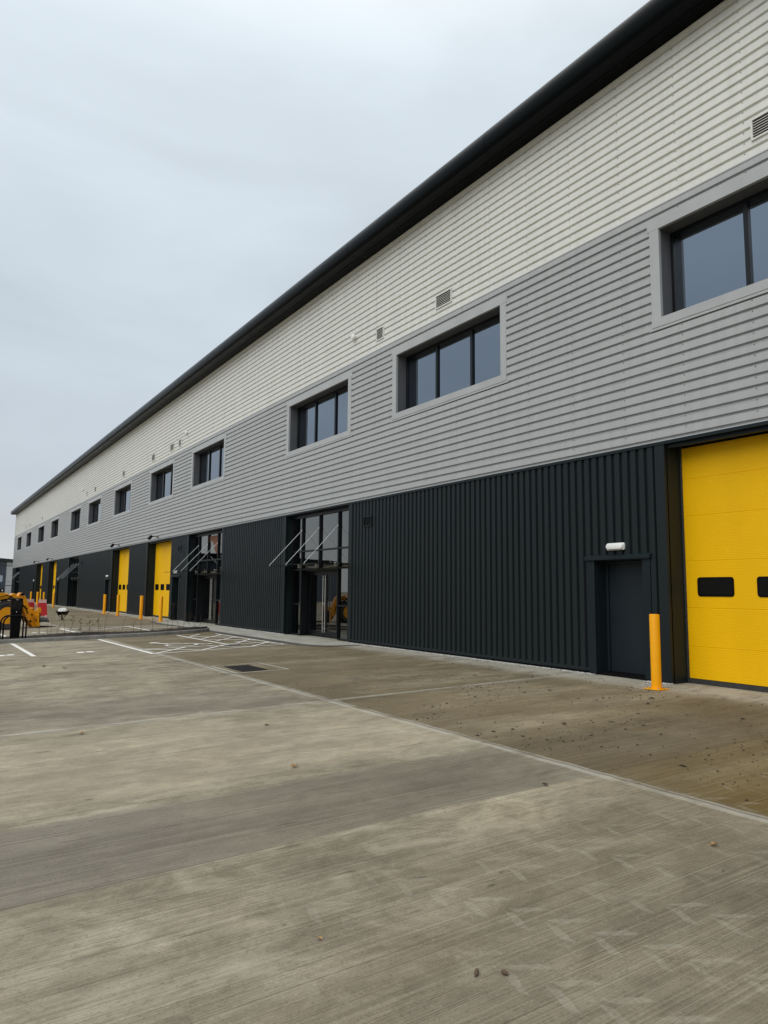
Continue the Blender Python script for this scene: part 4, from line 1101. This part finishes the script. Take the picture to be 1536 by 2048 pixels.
# boom: two telescoping boxes from rear pivot to the nose
def beam(m_, a, b, w_, h0, h1, y):
    a = Vector(a); b = Vector(b); d = (b-a).normalized(); n_ = Vector((-d.y, d.x))
    q = [a-n_*h0/2, b-n_*h1/2, b+n_*h1/2, a+n_*h0/2]
    m_.prism([(v_.x, v_.y) for v_ in q], 'y', y-w_/2, y+w_/2)
BY = .80
m_ = MB(); beam(m_, (-3.1, 1.72), (-.35, 1.32), .32, .34, .32, BY); tpart('boom', m_, 'orange', bevel=.012)
m_ = MB(); beam(m_, (-.35, 1.31), (.34, 1.26), .25, .26, .22, BY); tpart('boom_extension', m_, 'orange', bevel=.01)
m_ = MB()   # humped nose
m_.prism([(.20, 1.18), (.27, 1.26), (.35, 1.35), (.48, 1.42), (.56, 1.41), (.60, 1.35), (.65, 1.29), (.68, 1.33), (.71, 1.41), (.77, 1.45), (.82, 1.44), (.86, 1.36), (.89, 1.27), (.87, 1.15), (.6, 1.10)], 'y', BY-.13, BY+.13)
tpart('boom_nose', m_, 'orange', bevel=.008)
m_ = MB(); m_.prism([(.76, 1.30), (.90, 1.33), (.97, 1.22), (1.14, .80), (1.18, .62), (1.05, .70), (.84, 1.12)], 'y', BY-.20, BY+.20); tpart('tilt_arm', m_, 'orange', bevel=.012)
pl_ = [(.86, 1.0), (.93, .98), (1.08, .72), (1.14, .80), (1.30, .80), (1.32, .39), (1.46, .39), (1.50, .28), (1.47, .05), (1.41, .02), (1.27, .06), (1.08, .29), (.93, .56), (.86, .78)]
for yy in (BY-.26, BY+.20):
    m_ = MB(); m_.prism(pl_, 'y', yy, yy+.06); tpart('head_plate', m_, 'orange', bevel=.006)
for px, pz, rr in ((.79, 1.38, .05), (1.20, .56, .035), (1.15, .29, .045), (1.25, .76, .03), (1.40, .62, .04)):
    m_ = MB(); m_.lathe((px, BY, pz), [(rr, -.28), (rr, .28)], (0, 1, 0), 14); tpart('pivot_pin', m_, 'black')
hk = [(1.25, .77), (1.29, .66), (1.34, .73), (1.37, .84), (1.46, .84), (1.49, .77), (1.46, .55), (1.38, .46), (1.34, .40), (1.23, .44), (1.20, .67)]
for yy in (BY-.46, BY-.36, BY+.32, BY+.42):
    m_ = MB(); m_.prism(hk, 'y', yy, yy+.05); tpart('carriage_hook', m_, 'orange', bevel=.006)
m_ = MB(); m_.box(1.32, 1.40, BY-.62, BY+.62, .08, .24); m_.box(1.30, 1.36, BY-.62, BY+.62, .50, .58)
for yy in (BY-.6, BY+.54): m_.box(1.31, 1.37, yy, yy+.06, .24, .50)
tpart('carriage', m_, 'orange', bevel=.006)
for yy in (BY-.46, BY+.34):
    m_ = MB(); m_.prism([(1.40, .035), (2.55, .015), (2.55, .028), (1.47, .085), (1.46, .62), (1.40, .62)], 'y', yy, yy+.12)
    tpart('fork', m_, 'black')
for hs in ([(-.9, -.10, 1.30), (-.25, -.12, 1.28), (-.08, -.12, 1.34), (.12, -.10, 1.31), (.30, .1, 1.22), (.5, .4, 1.1), (.9, .5, .9), (1.02, .5, .6)],
           [(-.6, -.14, 1.16), (-.24, -.16, 1.15), (-.07, -.16, 1.15), (.06, -.10, 1.26), (.3, .1, 1.1)],
           [(-.9, BY-.22, 1.56), (-.3, BY-.24, 1.52), (.3, BY-.2, 1.30), (.7, BY-.22, 1.0), (1.0, BY-.3, .8)]):
    m_ = MB(); m_.tube(hs, .018, 8); tpart('hydraulic_hose', m_, 'black', smooth=True)
m_ = MB(); m_.tube([(-.22, -.02, 1.40), (-.22, -.02, 1.52)], .012); m_.lathe((-.22, -.06, 1.54), [(.045, .06), (.08, .02), (.08, -.02)], (0, 1, 0), 18); lo = tpart('work_lamp', m_, 'black')
m_ = MB(); m_.lathe((-.22, -.085, 1.54), [(.03, 0), (.03, -.01)], (0, 1, 0), 14); tpart('lens', m_, 'white', lo)

# ------------------------------------------------------------------ red barriers, sack, wheelbarrow
def barrier(x, y, rz, label):
    t = thing('plastic_barrier', label, 'barrier', (x, y, gz(x)), rz, 'red plastic barriers in the yard')
    m_ = MB(); m_.prism([(-.28, .10), (.28, .10), (.21, .82), (-.21, .82)], 'y', -.03, .03); m_.build('panel', 'red', t, bevel=.012)
    m_ = MB(); m_.prism([(-.20, .80), (.20, .80), (.19, .98), (.03, .98), (.03, .9), (-.03, .9), (-.03, .98), (-.19, .98)], 'y', -.036, .036); m_.build('reflective_top', 'pale', t)
    for fx in (-.215, .215):
        m_ = MB(); m_.box(fx-.055, fx+.055, -.18, .18, .0, .12); m_.build('foot', 'pale', t, bevel=.01)
    return t
b0 = barrier(5.78, 42.6, rad(-8), 'nearer red plastic barrier with pale top standing in the yard')
dup(b0, (5.40, 44.4, gz(5.4)), rad(12), 'rear red plastic barrier half hidden behind the nearer one')
rg = random.Random(4); m_ = MB()
n1, n2 = 14, 7; vs = []
for i in range(n2+1):
    ph = math.pi/2*i/n2
    for k in range(n1):
        a_ = 2*math.pi*k/n1; rr = math.cos(ph)*(1+rg.uniform(-.13, .13)); vs.append((.34*rr*math.cos(a_), .26*rr*math.sin(a_), .26*math.sin(ph)*(1+rg.uniform(-.12, .12))))
m_.add(vs, [(i*n1+k, i*n1+(k+1) % n1, (i+1)*n1+(k+1) % n1, (i+1)*n1+k) for i in range(n2) for k in range(n1)])
o = m_.build('rubbish_sack', 'sack'); o.scale = (.85, .85, .85); o.location = (5.12, 37.4, gz(5.1)); tag(o, 'crumpled black sack lying on the ground in front of the red barriers', 'sack')
t = thing('wheelbarrow', 'black wheelbarrow with grey legs carrying white bags', 'wheelbarrow', (6.22, 38.9, gz(6.25)), rad(172))
t.scale = (.86, .80, .70)
m_ = MB()
T0 = [(-.20, -.22, .36), (.20, -.22, .36), (.20, .28, .36), (-.20, .28, .36)]; T1 = [(-.36, -.42, .62), (.36, -.42, .62), (.36, .48, .62), (-.36, .48, .62)]
m_.add(T0+T1, [(0, 1, 2, 3), (0, 4, 5, 1), (1, 5, 6, 2), (2, 6, 7, 3), (3, 7, 4, 0)])
m_.add([(x_*.95, y_*.95, z_+.004) for x_, y_, z_ in T0+T1], [(0, 1, 2, 3), (0, 4, 5, 1), (1, 5, 6, 2), (2, 6, 7, 3), (3, 7, 4, 0)])
m_.tube([T1[0], T1[1], T1[2], T1[3], T1[0]], .015, 6); m_.build('tray', 'black', t)
m_ = MB()
for s_ in (-1, 1):
    m_ = MB(); m_.tube([(s_*.10, -.55, .20), (s_*.22, -.1, .34), (s_*.27, .5, .45), (s_*.30, 1.0, .70)], .018, 6); m_.build('handle', 'black', t)
for s_ in (-1, 1):
    m_ = MB(); m_.tube([(s_*.26, .35, .40), (s_*.28, .40, .0), (s_*.2, .25, .0)], .016, 6); m_.build('leg', 'galv', t)
m_ = MB(); m_.lathe((0, -.58, .19), [(.10, -.04), (.17, -.045), (.19, 0), (.17, .045), (.10, .04)], (1, 0, 0), 24); m_.build('wheel', 'rubber', t)
def bagpile(name, loc, s_, seed, label, matn='bag', cat='bag'):
    rg = random.Random(seed); m_ = MB(); vs = []; n1, n2 = 16, 8
    for i in range(n2+1):
        ph = -math.pi/2+math.pi*i/n2
        for k in range(n1):
            a_ = 2*math.pi*k/n1; q = 1+rg.uniform(-.10, .10); vs.append((s_[0]*math.cos(ph)*math.cos(a_)*q, s_[1]*math.cos(ph)*math.sin(a_)*q, s_[2]*math.sin(ph)*q))
    m_.add(vs, [(i*n1+k, i*n1+(k+1) % n1, (i+1)*n1+(k+1) % n1, (i+1)*n1+k) for i in range(n2) for k in range(n1)])
    o = m_.build(name, matn); o.location = loc; tag(o, label, cat)
bagpile('cement_bag', (6.22, 38.85, gz(6.2)+.44), (.23, .26, .17), 8, 'white bag heaped in the wheelbarrow tray')

# ------------------------------------------------------------------ building behind the far end
t = thing('background_building', 'lower navy and pale grey clad building beyond the far end of the warehouse', 'building', (13.9, 150, 0), 0)
t.rotation_euler = (0, 0, math.atan2(.85, .52))
m_ = MB(); m_.box(-60, -.2, 0, 30, -.4, 6.3); m_.build('navy_wall', 'navy', t)
m_ = MB()
for k in range(100): m_.box(-60+k*.6, -59.75+k*.6, -.06, 0, 0, 6.28)
m_.build('cladding_rib', 'navy', t)
m_ = MB(); m_.box(-.198, 30, -.10, 30, -.4, 6.3); m_.build('pale_wall', 'greytrim', t)
for q in ((-.19, 30, -.14, -.10, 5.6, 5.7), (-.19, 30, -.14, -.10, 1.9, 2.0), (-60, -.2, -.10, -.06, 5.55, 5.65)):
    m_ = MB(); m_.box(*q); m_.build('flashing', 'darktrim', t)
m_ = MB(); m_.box(-60.5, 30.5, -.6, 30.5, 6.32, 6.9); m_.build('roof', 'eaves', t)
for k in range(5):
    m_ = MB(); m_.box(-4-k*9, -1.5-k*9, -.12, -.07, 2.6, 3.8); m_.build('window', 'glass', t)

# ------------------------------------------------------------------ surroundings that the glass mirrors
def tree(x, y, hgt, crown, label, seed, n=2600):
    rg = random.Random(seed); t = thing('tree', label, 'tree', (x, y, gz(x)), 0, 'trees across the yard')
    m_ = MB(); m_.tube([(0, 0, 0), (.05, 0, hgt*.3), (0, .05, hgt*.6), (.1, 0, hgt*.85)], [.22, .17, .10, .03], 8)
    cl = []
    for k in range(9):
        a_ = rg.uniform(0, 6.28); rr = crown*rg.uniform(.35, .8); zz = hgt*rg.uniform(.42, .88)
        e = Vector((rr*math.cos(a_), rr*math.sin(a_), zz)); m_.tube([(0, 0, zz*.65), (e.x*.5, e.y*.5, zz*.85), e], [.07, .045, .02], 5); cl.append((e, crown*rg.uniform(.28, .45)))
    cl.append((Vector((0, 0, hgt*.9)), crown*.45)); m_.build('trunk', 'bark', t)
    l_ = MB()
    for k in range(n):
        c, rr = rg.choice(cl); d = Vector((rg.gauss(0, 1), rg.gauss(0, 1), rg.gauss(0, .8))).normalized()*rr*rg.uniform(.3, 1.05)
        p_ = c+d; a_ = Vector((rg.uniform(-1, 1), rg.uniform(-1, 1), rg.uniform(-1, 1))).normalized(); b_ = a_.orthogonal().normalized(); s_ = rg.uniform(.12, .24)
        l_.add([p_-a_*s_, p_+b_*s_*.6, p_+a_*s_, p_-b_*s_*.6], [(0, 1, 2, 3)])
    l_.build('crown', 'foliage', t)
for i, (x, y, h_, c_) in enumerate(((-15, 104, 6.5, 3.4), (-19, 92, 5.5, 2.8), (-30, 70, 7, 3.2), (-34, 46, 6, 2.8), (-32, 58, 5, 2.6), (-36, 36, 6.5, 3.0))):
    tree(x, y, h_, c_, ('broad', 'low', 'tall', 'slim', 'small', 'bushy')[i]+' green tree across the yard, seen only mirrored in the glass', 60+i)
t = thing('office_block', 'low pale building across the yard, mirrored in the entrance glass', 'building', (-48, 30, 0))
m_ = MB(); m_.box(-10, 0, -26, 34, -.5, 4.2); m_.build('wall', 'brickwall', t)
m_ = MB(); m_.prism([(-10.5, 4.22), (.5, 4.22), (-5, 6.2)], 'y', -26.5, 34.5); m_.build('roof', 'roof', t)
for k in range(10):
    m_ = MB(); m_.box(.01, .05, -23+k*5.8, -20.6+k*5.8, 1.2, 2.8); m_.build('window', 'glass', t)
